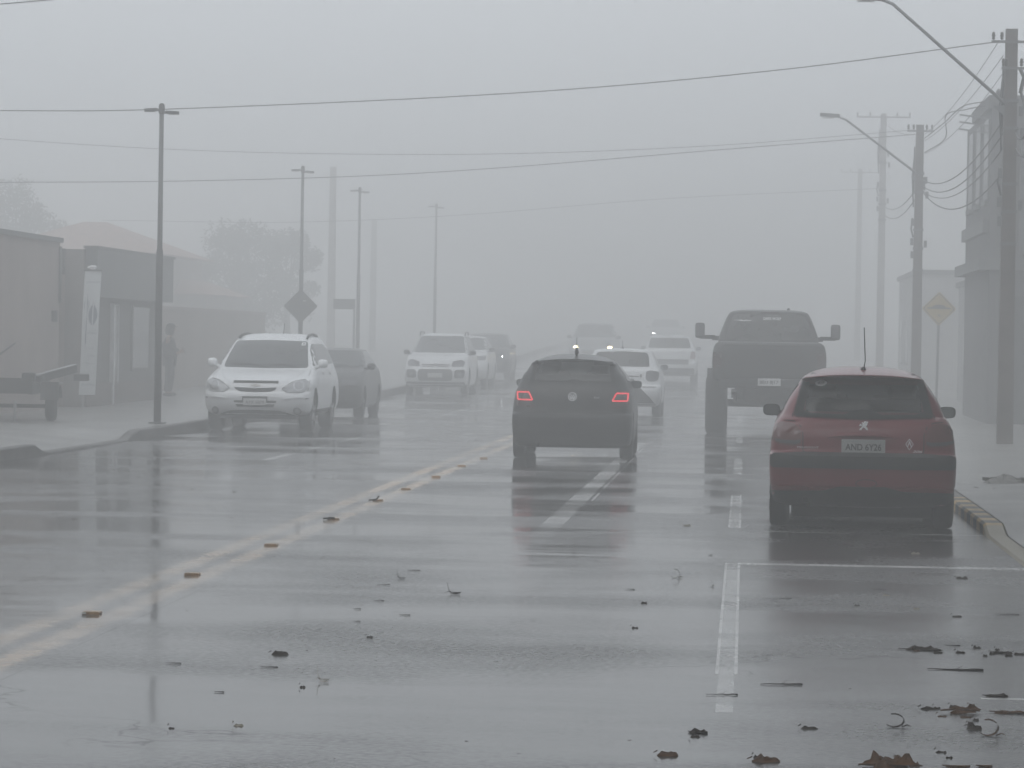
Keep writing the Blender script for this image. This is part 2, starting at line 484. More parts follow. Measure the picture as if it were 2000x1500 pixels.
multi('parking_line_edges', [(x, x+0.016, y0, y1) for (y0, y1) in ((31.2, 38.2), (17.4, 26.25)) for x in (-0.12, -0.026)], M_WHITEP, 0.0008)
multi('parking_line_marking', [(-0.104, -0.026, 31.2, 38.2), (-0.104, -0.026, 15.6, 26.25)]
      + [(-0.12, -0.01, 44+14*k, 50+14*k) for k in range(8)], M_WHITEW)
multi('parking_bay_markings', [(-0.02, 2.09, 26.1, 26.3), (1.12, 2.09, 16.45, 16.53)], M_WHITEP)
multi('worn_bay_marking', [(0.2, 2.09, 30.7, 30.82)], M_WHITEW)
multi('left_parking_marking', [(-6.32, -6.2, 46, 60), (-6.32, -6.2, 68, 82), (-6.32, -6.2, 92, 108)], M_WHITEW)
multi('left_bay_markings', [(-9.2, -6.3, 53.6, 53.75), (-9.2, -6.3, 78.4, 78.6)], M_WHITEW)
# ---------------------------------------------------------------- vehicle library
M_TYRE = mat('tyre_rubber', (0.012, 0.012, 0.012), 0.7, var=0.2)
M_RIM = mat('alloy_rim', (0.35, 0.35, 0.36), 0.35, metal=0.8)
M_STEELRIM = mat('steel_rim', (0.12, 0.12, 0.12), 0.5, metal=0.6)
M_TRIM = mat('black_plastic', (0.012, 0.012, 0.0125), 0.6, spec=0.25)
M_TRIMG = mat('dark_grey_plastic', (0.035, 0.036, 0.036), 0.45)
M_UNDER = mat('underbody', (0.008, 0.008, 0.008), 0.8)
M_SEAM = mat('panel_gap', (0.006, 0.006, 0.006), 0.9)
M_INT = mat('cabin_lining', (0.075, 0.077, 0.08), 0.8)
M_SEAT = mat('seat_cloth', (0.045, 0.046, 0.05), 0.9)
M_CHROME = mat('chrome', (0.75, 0.75, 0.76), 0.18, metal=1.0, var=0.03)
M_SILVER = mat('silver_badge', (0.88, 0.89, 0.90), 0.35, metal=0.0, var=0.02)
M_MIRROR = mat('mirror_glass', (0.34, 0.36, 0.365), 0.1, metal=1.0, var=0.02)
M_LENSR = mat('unlit_red_lens', (0.17, 0.05, 0.045), 0.12, coat=1.0, var=0.15)
M_LENSC = mat('clear_lens', (0.42, 0.43, 0.44), 0.12, metal=0.35, coat=0.6, var=0.2, scale=14)
M_LENSG = mat('smoked_lens', (0.10, 0.10, 0.11), 0.12, coat=0.6, var=0.2)
M_PLATE = mat('plate_grey', (0.54, 0.55, 0.54), 0.45, var=0.1)
M_PLATEW = mat('plate_white', (0.62, 0.63, 0.62), 0.45, var=0.08)
M_INK = mat('plate_ink', (0.02, 0.02, 0.02), 0.6)
M_STICK = mat('sticker_white', (0.85, 0.86, 0.86), 0.5, var=0.03)
M_GLASS = glass('window_glass', (0.62, 0.65, 0.66))
M_SCREEN = mat('windscreen_glass', (0.055, 0.06, 0.062), 0.06, coat=0.5, var=0.25, scale=1.5)
M_LENSD = mat('smoked_red_lens', (0.045, 0.014, 0.015), 0.15, coat=0.6, var=0.2)
M_GLASSD = glass('tinted_glass', (0.05, 0.055, 0.055))
M_GLASSO = mat('dark_glass', (0.012, 0.013, 0.014), 0.05, var=0.2)
M_LITRED = mat('lit_tail_lamp', (0.6, 0.02, 0.02), 0.3, emit=(1.0, 0.055, 0.075), estr=1.25)
M_LITHEAD = mat('lit_head_lamp', (0.9, 0.85, 0.7), 0.3, emit=(1.0, 0.80, 0.42), estr=45.0)
M_LITSMALL = mat('lit_far_lamp', (0.9, 0.9, 0.9), 0.3, emit=(0.95, 0.97, 1.0), estr=60.0)

def catmull(p0, p1, p2, p3, t):
    return [0.5*((2*b) + (-a+c)*t + (2*a-5*b+4*c-d)*t*t + (-a+3*b-3*c+d)*t*t*t) for a, b, c, d in zip(p0, p1, p2, p3)]

class Car:
    """body lofted from horizontal slices; parts are projected onto its surface"""
    def __init__(s, name, loc, rz, label, cat, group=None):
        s.root = empty(name, loc, rz, label, cat, group)
    def body(s, levels, paint, arches=(), arch_r=0.34, arch_w=0.3, cabin=None, ne=11, ns=9, sub=3, camber=0.0, belt=1.0):
        """levels: (z, half width, y rear, y front, rear depth, rear power, front depth, front power)"""
        L = levels; s.L = max(l[3] for l in L); rings = []
        for i in range(len(L)-1):
            a = L[max(i-1, 0)]; d = L[min(i+2, len(L)-1)]
            for k in range(sub):
                t = k/sub
                c = catmull(a, L[i], L[i+1], d, t)
                for q in range(len(c)):        # no overshoot
                    lo, hi = min(L[i][q], L[i+1][q]), max(L[i][q], L[i+1][q]); c[q] = min(max(c[q], lo), hi)
                rings.append(c)
        rings.append(list(L[-1]))
        bm = bmesh.new(); prev = None; n = None; loops = []
        for z, Wd, yr, yf, dr, nr, df, nf in rings:
            mid = (yr+yf)/2; dr = min(dr, (yf-yr)*0.49); df = min(df, (yf-yr)*0.49)
            pts = []
            for k in range(2*ne+1):
                th = PI - PI*k/(2*ne); c, q = math.cos(th), math.sin(th)
                x = Wd*math.copysign(abs(c)**(2/nr), c); y = yr + dr*(1-max(q, 0)**(2/nr))
                pts.append((x, y, z))
            y0, y1 = yr+dr, yf-df
            for k in range(1, ns): pts.append((Wd, y0+(y1-y0)*k/ns, z))
            for k in range(2*ne+1):
                th = PI*k/(2*ne); c, q = math.cos(th), math.sin(th)
                x = Wd*math.copysign(abs(c)**(2/nf), c); y = yf - df*(1-max(q, 0)**(2/nf))
                pts.append((x, y, z))
            for k in range(1, ns): pts.append((-Wd, y1+(y0-y1)*k/ns, z))
            loops.append([bm.verts.new(p) for p in pts])
        n = len(loops[0])
        for a, b in zip(loops, loops[1:]):
            for k in range(n): bm.faces.new((a[k], a[(k+1) % n], b[(k+1) % n], b[k]))
        bm.faces.new(loops[0][::-1]); bm.faces.new(loops[-1])
        if camber:
            H = L[-1][0]
            for v in bm.verts:
                if v.co.z > belt: v.co.z -= camber*(v.co.z-belt)/(H-belt)*min(1.2, abs(v.co.x)/0.56)**2.6
        bmesh.ops.remove_doubles(bm, verts=bm.verts, dist=1e-5)
        bmesh.ops.recalc_face_normals(bm, faces=bm.faces)
        for f in bm.faces: f.smooth = True
        s.bvh = BVHTree.FromBMesh(bm)
        me = bpy.data.meshes.new('body'); bm.to_mesh(me); bm.free()
        me.materials.append(paint)
        o = new_obj('body', me)
        cut = []
        mb = MB()
        for ay in arches:
            for sd in (-1, 1):
                M = Matrix.Translation((sd*(max(l[1] for l in L)+0.1), ay, arch_r*0.97)) @ Matrix.Rotation(-sd*PI/2, 4, 'Y')
                c = MB(); c.lathe([(arch_r, 0), (arch_r, arch_w+0.1)], M, 32, False)
                cut.append(c.build('cut', M_UNDER))
        for (c, sz) in (cabin or []):
            cut.append(MB().box(c, sz).build('cut', M_INT))
        for c in cut:
            md = o.modifiers.new('b', 'BOOLEAN'); md.operation = 'DIFFERENCE'; md.solver = 'EXACT'; md.object = c
            try: md.material_mode = 'TRANSFER'
            except Exception: pass
        if cut:
            dg = bpy.context.evaluated_depsgraph_get(); dg.update()
            me2 = bpy.data.meshes.new_from_object(o.evaluated_get(dg), depsgraph=dg); me2.name = 'body'
            o.modifiers.clear(); o.data = me2
            for c in cut:
                me_c = c.data; bpy.data.objects.remove(c); bpy.data.meshes.remove(me_c)
        o.parent = s.root; s.b = o; s.smooth_sharp(o.data)
        return o
    def smooth_sharp(s, me, ang=R(38)):
        bm = bmesh.new(); bm.from_mesh(me)
        for e in bm.edges:
            if len(e.link_faces) == 2 and e.calc_face_angle(0) > ang: e.smooth = False
        for f in bm.faces: f.smooth = True
        bm.to_mesh(me); bm.free()
    # projection of a point (a, b) of a view onto the body surface
    DIRS = {'rear': lambda a, b: ((a, -3, b), (0, 1, 0)), 'front': lambda a, b: ((a, 9, b), (0, -1, 0)),
            'left': lambda a, b: ((-3, a, b), (1, 0, 0)), 'right': lambda a, b: ((3, a, b), (-1, 0, 0)),
            'top': lambda a, b: ((a, b, 4), (0, 0, -1))}
    def hit(s, view, a, b):
        o, d = s.DIRS[view](a, b); o, d = Vector(o), Vector(d)
        p, nrm, i, dist = s.bvh.ray_cast(o, d)
        if p is None:
            for k in range(1, 40):         # edge of the outline: slide towards the car's middle
                f = 1-0.02*k
                o2, d2 = s.DIRS[view](*( (a*f, b) if view in ('rear', 'front') else ((a, b*(1-0.01*k)) if view in ('left', 'right') else (a*f, b))))
                p, nrm, i, dist = s.bvh.ray_cast(Vector(o2), Vector(d2))
                if p is not None: break
        if p is None: p, nrm, i, dist = s.bvh.find_nearest(o + d*2)
        if nrm.dot(d) > 0: nrm = -nrm
        return p, nrm
    def _project(s, bm2, view, off, skirt, name, m, parent, smooth=True):
        orig = [(v, v.co.x, v.co.y) for v in bm2.verts]
        bnd = [e for e in bm2.edges if e.is_boundary]
        hits = {}
        for v, a, b in orig:
            p, n = s.hit(view, a, b); v.co = p + n*off; hits[v] = (p, n)
        if skirt:
            r = bmesh.ops.extrude_edge_only(bm2, edges=bnd)
            for g in r['geom']:
                if isinstance(g, bmesh.types.BMVert):
                    near = min(hits, key=lambda q: (q.co-g.co).length_squared); p, n = hits[near]; g.co = p - n*skirt
        bmesh.ops.recalc_face_normals(bm2, faces=bm2.faces)
        _, d = s.DIRS[view](0, 0.7); d = Vector(d)
        if sum(f.normal.dot(d)*f.calc_area() for f in bm2.faces) > 0: bmesh.ops.reverse_faces(bm2, faces=bm2.faces[:])
        for f in bm2.faces: f.smooth = smooth
        for e in bm2.edges:
            if len(e.link_faces) == 2 and e.calc_face_angle(0) > R(40): e.smooth = False
        me = bpy.data.meshes.new(name); bm2.to_mesh(me); bm2.free(); me.materials.append(m)
        return new_obj(name, me, parent or s.root)
    def patch(s, name, m, view, outline, off=0.004, skirt=0.012, grid=0.05, parent=None, smooth=True):
        """a piece that follows the body's surface inside an outline drawn in a view"""
        bm2 = bmesh.new(); vs = [bm2.verts.new((a, b, 0)) for a, b in outline]; bm2.faces.new(vs)
        xs = [p[0] for p in outline]; ys = [p[1] for p in outline]
        for ax, lo, hi in ((0, min(xs), max(xs)), (1, min(ys), max(ys))):
            k = lo + grid
            while k < hi - 1e-4:
                no = Vector((1, 0, 0)) if ax == 0 else Vector((0, 1, 0))
                bmesh.ops.bisect_plane(bm2, geom=bm2.verts[:]+bm2.edges[:]+bm2.faces[:], plane_co=no*k, plane_no=no); k += grid
        return s._project(bm2, view, off, skirt, name, m, parent, smooth)
    def seam(s, view, pts, w=0.008, name='panel_gap', m=None, parent=None, off=0.0015):
        """thin dark line along a polyline"""
        P = []
        for a, b in zip(pts, pts[1:]):
            k = max(1, int((Vector(b)-Vector(a)).length/0.04))
            P += [Vector(a).lerp(Vector(b), i/k) for i in range(k)]
        P.append(Vector(pts[-1]))
        bm2 = bmesh.new(); prev = None
        for i, p in enumerate(P):
            d = (P[min(i+1, len(P)-1)] - P[max(i-1, 0)]); d.normalize(); nn = Vector((-d.y, d.x))*w/2
            cur = [bm2.verts.new((p.x+nn.x, p.y+nn.y, 0)), bm2.verts.new((p.x-nn.x, p.y-nn.y, 0))]
            if prev: bm2.faces.new((prev[0], prev[1], cur[1], cur[0]))
            prev = cur
        return s._project(bm2, view, off, 0, name, m or M_SEAM, parent)
    def text(s, name, m, view, txt, a, b, h, width=None, off=0.012, flip=None, shear=0.0, parent=None, bold=0.0, rot=0.0):
        vs, fs = text_mesh(txt, h, width=width, shear=shear, bold=bold); bm2 = bmesh.new()
        k = -1 if (view == 'front' if flip is None else flip) else 1
        bv = [bm2.verts.new(((v.x*math.cos(rot)-v.y*math.sin(rot))*k+a, v.x*math.sin(rot)+v.y*math.cos(rot)+b, 0)) for v in vs]
        for f in fs:
            try: bm2.faces.new([bv[i] for i in f])
            except ValueError: pass
        return s._project(bm2, view, off, 0, name, m, parent, False)
    def wheel(s, x, y, r, w=0.19, rim=None, rim_r=0.62, spokes=5):
        sd = 1 if x > 0 else -1
        M = Matrix.Translation((x, y, r)) @ Matrix.Rotation(sd*PI/2, 4, 'Y')      # local +Z points outward
        h = w/2; mb = MB()
        pr = [(r*rim_r, -h*0.8), (r*0.78, -h*0.98), (r*0.93, -h*0.92), (r*0.985, -h*0.72), (r, -h*0.35), (r, h*0.35), (r*0.985, h*0.72), (r*0.93, h*0.92), (r*0.78, h*0.98), (r*rim_r, h*0.8), (r*rim_r, -h*0.8)]
        mb.lathe(pr, M, 36)
        t = mb.build('wheel', M_TYRE, s.root)
        mb = MB(); q = r*rim_r*0.995
        mb.lathe([(q, -h*0.7), (q, h*0.78), (q*0.93, h*0.8), (q*0.9, h*0.45), (0.02, h*0.40)], M, 32)
        for k in range(spokes):
            a = 2*PI*k/spokes; d = Vector((math.cos(a), math.sin(a), 0))
            mb.bar(M @ (d*0.03 + Vector((0, 0, h*0.62))), M @ (d*q*0.94 + Vector((0, 0, h*0.66))), 0.07*r/0.3, 0.05)
        mb.lathe([(0.055, h*0.4), (0.055, h*0.74), (0.04, h*0.78), (0.0, h*0.78)], M, 16)
        mb.build('rim', rim or M_RIM, t)
        return t
    def wheels(s, track, y0, y1, r, w=0.19, rim=None, spokes=5):
        for x in (-track/2, track/2):
            for y in (y0, y1): s.wheel(x, y, r, w, rim, spokes=spokes)
    def mirror(s, sd, x0, x1, y, z0, z1, m, glass_side=-1, depth=0.15, arm=True):
        """door mirror between x0 (inner) and x1 (outer); its glass faces the rear"""
        mb = MB(); cx, cz = (x0+x1)/2, (z0+z1)/2; hw, hh = (x1-x0)/2, (z1-z0)/2
        n = 20; prof = [(0.97, 0.0), (1.0, 0.015), (0.97, depth*0.45), (0.8, depth*0.78), (0.45, depth*0.95), (0.0, depth)]
        vs = []; fs = []
        for k_, yy in prof:
            for i in range(n):
                t = 2*PI*i/n; c, q = math.cos(t), math.sin(t)
                vs.append((sd*(cx + hw*k_*math.copysign(abs(c)**0.65, c)), y+yy, cz + hh*k_*math.copysign(abs(q)**0.65, q)))
        for j in range(len(prof)-1):
            for i in range(n): fs.append([j*n+i, j*n+(i+1) % n, (j+1)*n+(i+1) % n, (j+1)*n+i])
        fs.append(list(range(n))); mb.add(vs, fs, True)
        if arm:
            mb.tube([(sd*(x0+0.03), y+0.05, z0+0.03), (sd*(x0-0.05), y+0.07, z0+0.0), (sd*(x0-0.16), y+0.1, z0-0.02)], [0.03, 0.035, 0.04], 8)
        o = mb.build('door_mirror', m, s.root)
        g = MB(); vs = [(sd*(cx + hw*0.88*math.copysign(abs(math.cos(t))**0.65, math.cos(t))), y-0.003, cz + hh*0.88*math.copysign(abs(math.sin(t))**0.65, math.sin(t))) for t in [2*PI*i/n for i in range(n)]]
        vs2 = [(a, b+0.012, c) for a, b, c in vs]
        g.add(vs+vs2, [list(range(n)), list(range(2*n-1, n-1, -1))] + [[i, (i+1) % n, n+(i+1) % n, n+i] for i in range(n)])
        g.build('mirror_glass', M_MIRROR, o)
        return o
    def seats(s, rows, z=1.0, w=0.5, xs=(-0.36, 0.36), hz=0.42):
        for y, name in rows:
            if name == 'rear_seat':
                mb = MB(); mb.box((0, y, z+0.0), (1.1, 0.16, 0.3), bevel=0.05)
                for x in xs: mb.box((x, y, z+0.20), (0.26, 0.09, 0.15), bevel=0.04)
                mb.build('rear_seat', M_SEAT, s.root)
            else:
                for x in xs:
                    mb = MB(); mb.box((x, y, z), (w, 0.15, 0.36), Matrix.Rotation(R(-12), 3, 'X'), 0.06)
                    mb.box((x, y-0.05, z+0.26), (0.26, 0.09, 0.17), Matrix.Rotation(R(-8), 3, 'X'), 0.04)
                    mb.build('seat', M_SEAT, s.root)
    def plate(s, view, a, b, w=0.40, h=0.13, m=None, txt=None, off=0.015, top=None):
        y = s.hit(view, a, b)[0].y; sg = -1 if view == 'rear' else 1
        pl = MB().box((a, y+sg*off, b), (w, 0.012, h), bevel=0.004).build('licence_plate', m or M_PLATE, s.root)
        if txt:
            vs, fs = text_mesh(txt, h*0.5, width=w*0.82, bold=0.012); k = 1 if view == 'rear' else -1
            MB().add([(a+k*v.x, y+sg*(off+0.0075), b-h*0.08+v.y) for v in vs], fs).build('plate_characters', M_INK, pl)
        if top:
            vs, fs = text_mesh(top, h*0.13, width=w*0.4); k = 1 if view == 'rear' else -1
            MB().add([(a+k*v.x, y+sg*(off+0.0075), b+h*0.36+v.y) for v in vs], fs).build('plate_heading', M_INK, pl)
        return pl
    def antenna(s, pts, r=0.006, base=True):
        mb = MB().tube(pts, [r*1.3]+[r]*(len(pts)-1), 6)
        if base: mb.lathe([(0.03, -0.01), (0.028, 0.01), (0.012, 0.03)], Matrix.Translation(pts[0]), 12)
        return mb.build('antenna', M_TRIM, s.root)
def sym(pts): return [(-a, b) for a, b in pts][::-1]
# ================================================================ RED HATCHBACK (parked, seen from behind)
def red_hatch():
    P = gp(1686, 1031); P.y = 31.5; P.x = at(1686, 900, 31.2).x
    c = Car('red_hatchback', (P.x, 31.2, 0), R(-0.8), 'wet dark red hatchback parked in the right-hand bay, nearest vehicle', 'car')
    paint = mat('red_car_paint', (0.215, 0.010, 0.020), 0.34, coat=0.6, var=0.12, scale=2.5, spec=0.3)
    G = (0.42, 3.6, 0.55, 3.0)
    lv = [(0.20, .70, .34, 3.55, .4, 5, .6, 3.5), (0.235, .775, .16, 3.70, .40, 5, .6, 3.5), (0.30, .80, .07, 3.78, .38, 5, .6, 3.5),
          (0.375, .812, .035, 3.80, .36, 5, .6, 3.5), (0.39, .818, .02, 3.81, .36, 5, .6, 3.5), (0.45, .823, .015, 3.82, .36, 5, .6, 3.5), (0.54, .826, .01, 3.83, .36, 5, .6, 3.5),
          (0.60, .826, .0, 3.83, .36, 5, .6, 3.5), (0.655, .824, .01, 3.82, .36, 5, .6, 3.5), (0.668, .822, .05, 3.82, .36, 4.6, .6, 3.5), (0.69, .82, .085, 3.81, .36, 4.4, .6, 3.5),
          (0.78, .812, .095, 3.76, .36, 4.2, .62, 3.4), (0.88, .795, .12, 3.64, .38, 4, .65, 3.2), (0.945, .77, .15, 3.38, .4, 3.8, .65, 3.2), (0.985, .745, .18, 3.02, .42, 3.6, .55, 3),
          (1.01, .725, .21, 2.78, *G), (1.10, .685, .275, 2.62, *G), (1.20, .64, .355, 2.42, *G), (1.29, .59, .435, 2.20, *G), (1.335, .563, .475, 2.05, *G), (1.350, .55, .475, 2.0, *G), (1.356, .545, .36, 1.98, .3, 3.4, .5, 3), (1.368, .535, .345, 1.93, .3, 3.4, .5, 3),
          (1.388, .505, .46, 1.86, .36, 3.4, .5, 3), (1.410, .455, .62, 1.74, .4, 3.2, .5, 3), (1.428, .36, .80, 1.62, .3, 3, .4, 3), (1.436, .2, .98, 1.46, .2, 3, .2, 3), (1.438, .03, 1.15, 1.25, .04, 3, .04, 3)]
    c.body(lv, paint, arches=(0.66, 3.10), arch_r=0.325, arch_w=0.26, camber=0.05, belt=1.12, cabin=[((0, 1.6, 1.16), (1.02, 4.4, 0.24)), ((0, 1.42, 1.16), (3, 1.5, 0.22))])
    gl = c.patch('rear_window', M_GLASS, 'rear', rpoly([(-.625, 1.005), (-.60, .985), (0, .965), (.60, .985), (.625, 1.005), (.555, 1.28), (.53, 1.335), (0, 1.345), (-.53, 1.335), (-.555, 1.28)], .05), 0.004)
    # black ceramic border with the wiper's motor bump
    outer = [(-.62, 1.005), (-.6, .987), (0, .968), (.6, .987), (.62, 1.005), (.545, 1.29), (-.545, 1.29)]
    def band(pts): c.patch('window_border', M_TRIM, 'rear', pts, 0.0065, 0, 0.04, gl)
    band([(-.615, 1.004), (-.58, .99), (0, .971), (.58, .99), (.615, 1.004), (.53, 1.045), (.46, 1.02), (.16, 1.012), (.09, 1.05), (-.02, 1.058), (-.11, 1.045), (-.17, 1.012), (-.46, 1.02), (-.53, 1.045)])
    band([(-.612, 1.01), (-.53, 1.047), (-.475, 1.29), (-.535, 1.295)]); band([(.612, 1.01), (.535, 1.295), (.475, 1.29), (.53, 1.047)])
    # lamps
    for sd in (-1, 1):
        pts = [(.545, .745), (.60, .733), (.72, .74), (.80, .765), (.79, .86), (.765, .925), (.70, .945), (.625, .935), (.575, .905), (.545, .85)]
        pts = [(sd*a, b) for a, b in pts]; pts = pts if sd > 0 else pts[::-1]
        la = c.patch('tail_lamp', M_LENSR, 'rear', rpoly(pts, .04), 0.006, 0.01, 0.04)
        band2 = [(.555, .76), (.60, .748), (.72, .755), (.798, .778), (.797, .80), (.72, .785), (.60, .78), (.552, .79)]
        q = [(sd*a, b) for a, b in band2]; q = q if sd > 0 else q[::-1]
        c.patch('reverse_lamp', M_LENSG, 'rear', q, 0.008, 0, 0.04, la)
        c.seam('rear', [(sd*a, b) for a, b in [(.53, .69), (.532, .84), (.555, .91), (.615, .95), (.70, .958), (.775, .935)]], 0.010)
        c.seam('rear', [(sd*a, b) for a, b in [(.60, .95), (.63, .99), (.625, 1.02)]], 0.007)
        c.seam('rear', [(sd*a, b) for a, b in [(.452, 1.405), (.462, 1.372)]], 0.008); c.seam('rear', [(sd*a, b) for a, b in [(.425, 1.412), (.432, 1.372), (.46, 1.37)]], 0.006)
    # hatch edge above the bumper, grab moulding, plate recess
    c.seam('rear', [(-.53, .69), (-.50, .676), (.50, .676), (.53, .69)], 0.010)
    hd = MB(); vs = []; fs = []; n = 25
    for i in range(n):
        x = -.335 + .67*i/(n-1); e = abs(x)/.335; h = .026*(1-e**2.2); y = c.hit('rear', x, .83)[0].y; z = .835 - .022*e*e
        vs += [(x, y+.005, z+h), (x, y-.006-.028*(1-e**2), z+h*.25), (x, y-.005-.022*(1-e**2), z-h*.55), (x, y+.005, z-h*.7)]
    for i in range(n-1):
        for k in range(3): fs.append([i*4+k, i*4+k+1, (i+1)*4+k+1, (i+1)*4+k])
    hd.add(vs, fs, True).build('hatch_handle', paint, c.root)
    pl = c.plate('rear', 0, .742, .385, .118, M_PLATE, 'AND 6Y26', 0.02)
    # bumper rub strip and lower bumper
    c.patch('bumper_strip', M_TRIMG, 'rear', rpoly([(-.80, .545), (.80, .545), (.805, .655), (.50, .668), (-.50, .668), (-.805, .655)], .03), 0.018, 0.02, 0.05)
    c.patch('towing_cover', paint, 'rear', ellipse(.03, .415, .088, .03, 24), 0.006, 0.01, 0.03)
    c.seam('rear', ellipse(.03, .415, .092, .034, 24) + [ellipse(.03, .415, .092, .034, 24)[0]], 0.007)
    c.patch('diffuser', M_TRIM, 'rear', rpoly([(-.785, .205), (.785, .205), (.805, .335), (.34, .345), (.2, .385), (-.2, .385), (-.34, .345), (-.805, .335)], .03), 0.008, 0.02, 0.04)
    for sd in (-1, 1):
        q = [(.30, .365), (.55, .372), (.79, .36), (.79, .382), (.55, .392)]; q = [(sd*a, b) for a, b in q]; q = q if sd > 0 else q[::-1]
        c.patch('bumper_lip', paint, 'rear', q, 0.016, 0.01, 0.05)
    # badges
    lion = [(-.030, .012), (-.022, .018), (-.012, .010), (-.004, .018), (-.014, .026), (-.008, .032), (.004, .026), (.006, .036), (.018, .040), (.030, .034), (.036, .038), (.040, .030), (.032, .022), (.034, .012), (.026, .006), (.024, -.006), (.034, -.014), (.038, -.030), (.020, -.030), (.022, -.022), (.012, -.016), (.002, -.008), (-.008, -.018), (-.016, -.024), (-.012, -.030), (-.032, -.030), (-.030, -.022), (-.018, -.012), (-.008, .002), (-.020, .004), (-.034, .002)]
    c.patch('lion_badge', M_SILVER, 'rear', [(a*1.08-.002, b*1.08+.915) for a, b in lion], 0.008, 0.006, 0.02, None, False)
    c.text('maker_lettering', M_SILVER, 'rear', 'PEUGEOT', -.485, .722, .017, .19, 0.006, bold=0.01)
    c.text('model_number', M_SILVER, 'rear', '206', .475, .700, .020, .09, 0.006, shear=0.35, bold=0.012)
    d = [(.405, .81), (.438, .765), (.405, .715), (.372, .765)]
    dl = c.seam('rear', d + [d[0]], 0.007, 'dealer_diamond', M_SILVER)
    c.patch('dealer_mark', M_SILVER, 'rear', [(.385, .742), (.392, .740), (.406, .772), (.418, .740), (.425, .742), (.409, .79), (.402, .79)], 0.003, 0, 0.05, dl)
    st = c.patch('oval_sticker', M_STICK, 'rear', ellipse(-.375, 1.283, .052, .026, 28, 0.12), 0.008, 0, 0.03, gl)
    c.text('sticker_lettering', M_INK, 'rear', 'VOXX', -.375, 1.283, .016, .058, 0.0095, parent=gl, rot=0.12)
    # sides: windows and door seams
    for sd, v in ((-1, 'left'), (1, 'right')):
        q = rpoly([(.70, 1.04), (2.28, 1.03), (2.0, 1.24), (1.78, 1.31), (1.0, 1.31), (.72, 1.22)], .06)
        c.patch('side_window', M_GLASSD, v, q if sd > 0 else q[::-1], 0.004, 0.01, 0.08)
        c.seam(v, [(1.0, .30), (.98, .7), (1.02, 1.02)], .008); c.seam(v, [(2.35, .26), (2.42, .7), (2.36, .98)], .008)
        c.patch('door_handle', M_TRIM, v, rpoly([(1.12, .83), (1.3, .83), (1.3, .87), (1.12, .87)], .015), 0.03, 0.0, 0.05)
        c.mirror(sd, .745, .905, 2.28, .955, 1.065, M_TRIM)
    c.patch('windscreen', M_GLASS, 'front', rpoly([(-.62, 1.03), (.62, 1.03), (.50, 1.33), (-.50, 1.33)], .05), 0.004, 0.01, 0.06)
    for sd in (-1, 1):
        q = rpoly([(sd*.33, .62), (sd*.74, .66), (sd*.73, .80), (sd*.55, .78)], .04)
        c.patch('head_lamp', M_LENSC, 'front', q if sd > 0 else q[::-1], 0.006, 0.01, 0.05)
    c.patch('front_grille', M_TRIM, 'front', rpoly([(-.45, .30), (.45, .30), (.48, .46), (-.48, .46)], .05), 0.006, 0.01, 0.06)
    c.seats([(1.05, 'rear_seat'), (1.95, 'seat')], 1.0)
    c.wheels(1.46, .66, 3.10, .285, .18, M_STEELRIM)
    ex = MB(); ex.lathe([(.034, 0), (.034, .22), (.028, .22), (.028, .02), (0, .02)], Matrix.Translation((-.50, .24, .262)) @ Matrix.Rotation(PI/2, 4, 'X'), 18)
    ex.build('exhaust_pipe', M_STEELRIM, c.root)
    ax = MB(); ax.tube([(-.6, .62, .24), (.6, .62, .24)], .045, 10); ax.box((-.1, .95, .25), (.5, .5, .12), bevel=.03); ax.tube([(-.45, .2, .22), (.1, .35, .205), (.35, .34, .21)], .02, 8)
    ax.build('rear_axle', M_STEELRIM, c.root)
    ub = MB().box((0, 1.9, .155), (1.25, 3.1, .11), bevel=.02); ub.box((0, 3.5, .13), (1.3, .06, .13)); ub.build('underbody', M_UNDER, c.root)
    c.antenna([(-.0, .64, 1.405), (.015, .60, 1.49), (.008, .58, 1.62), (0, .55, 1.79)], .005)
    return c
red_hatch()

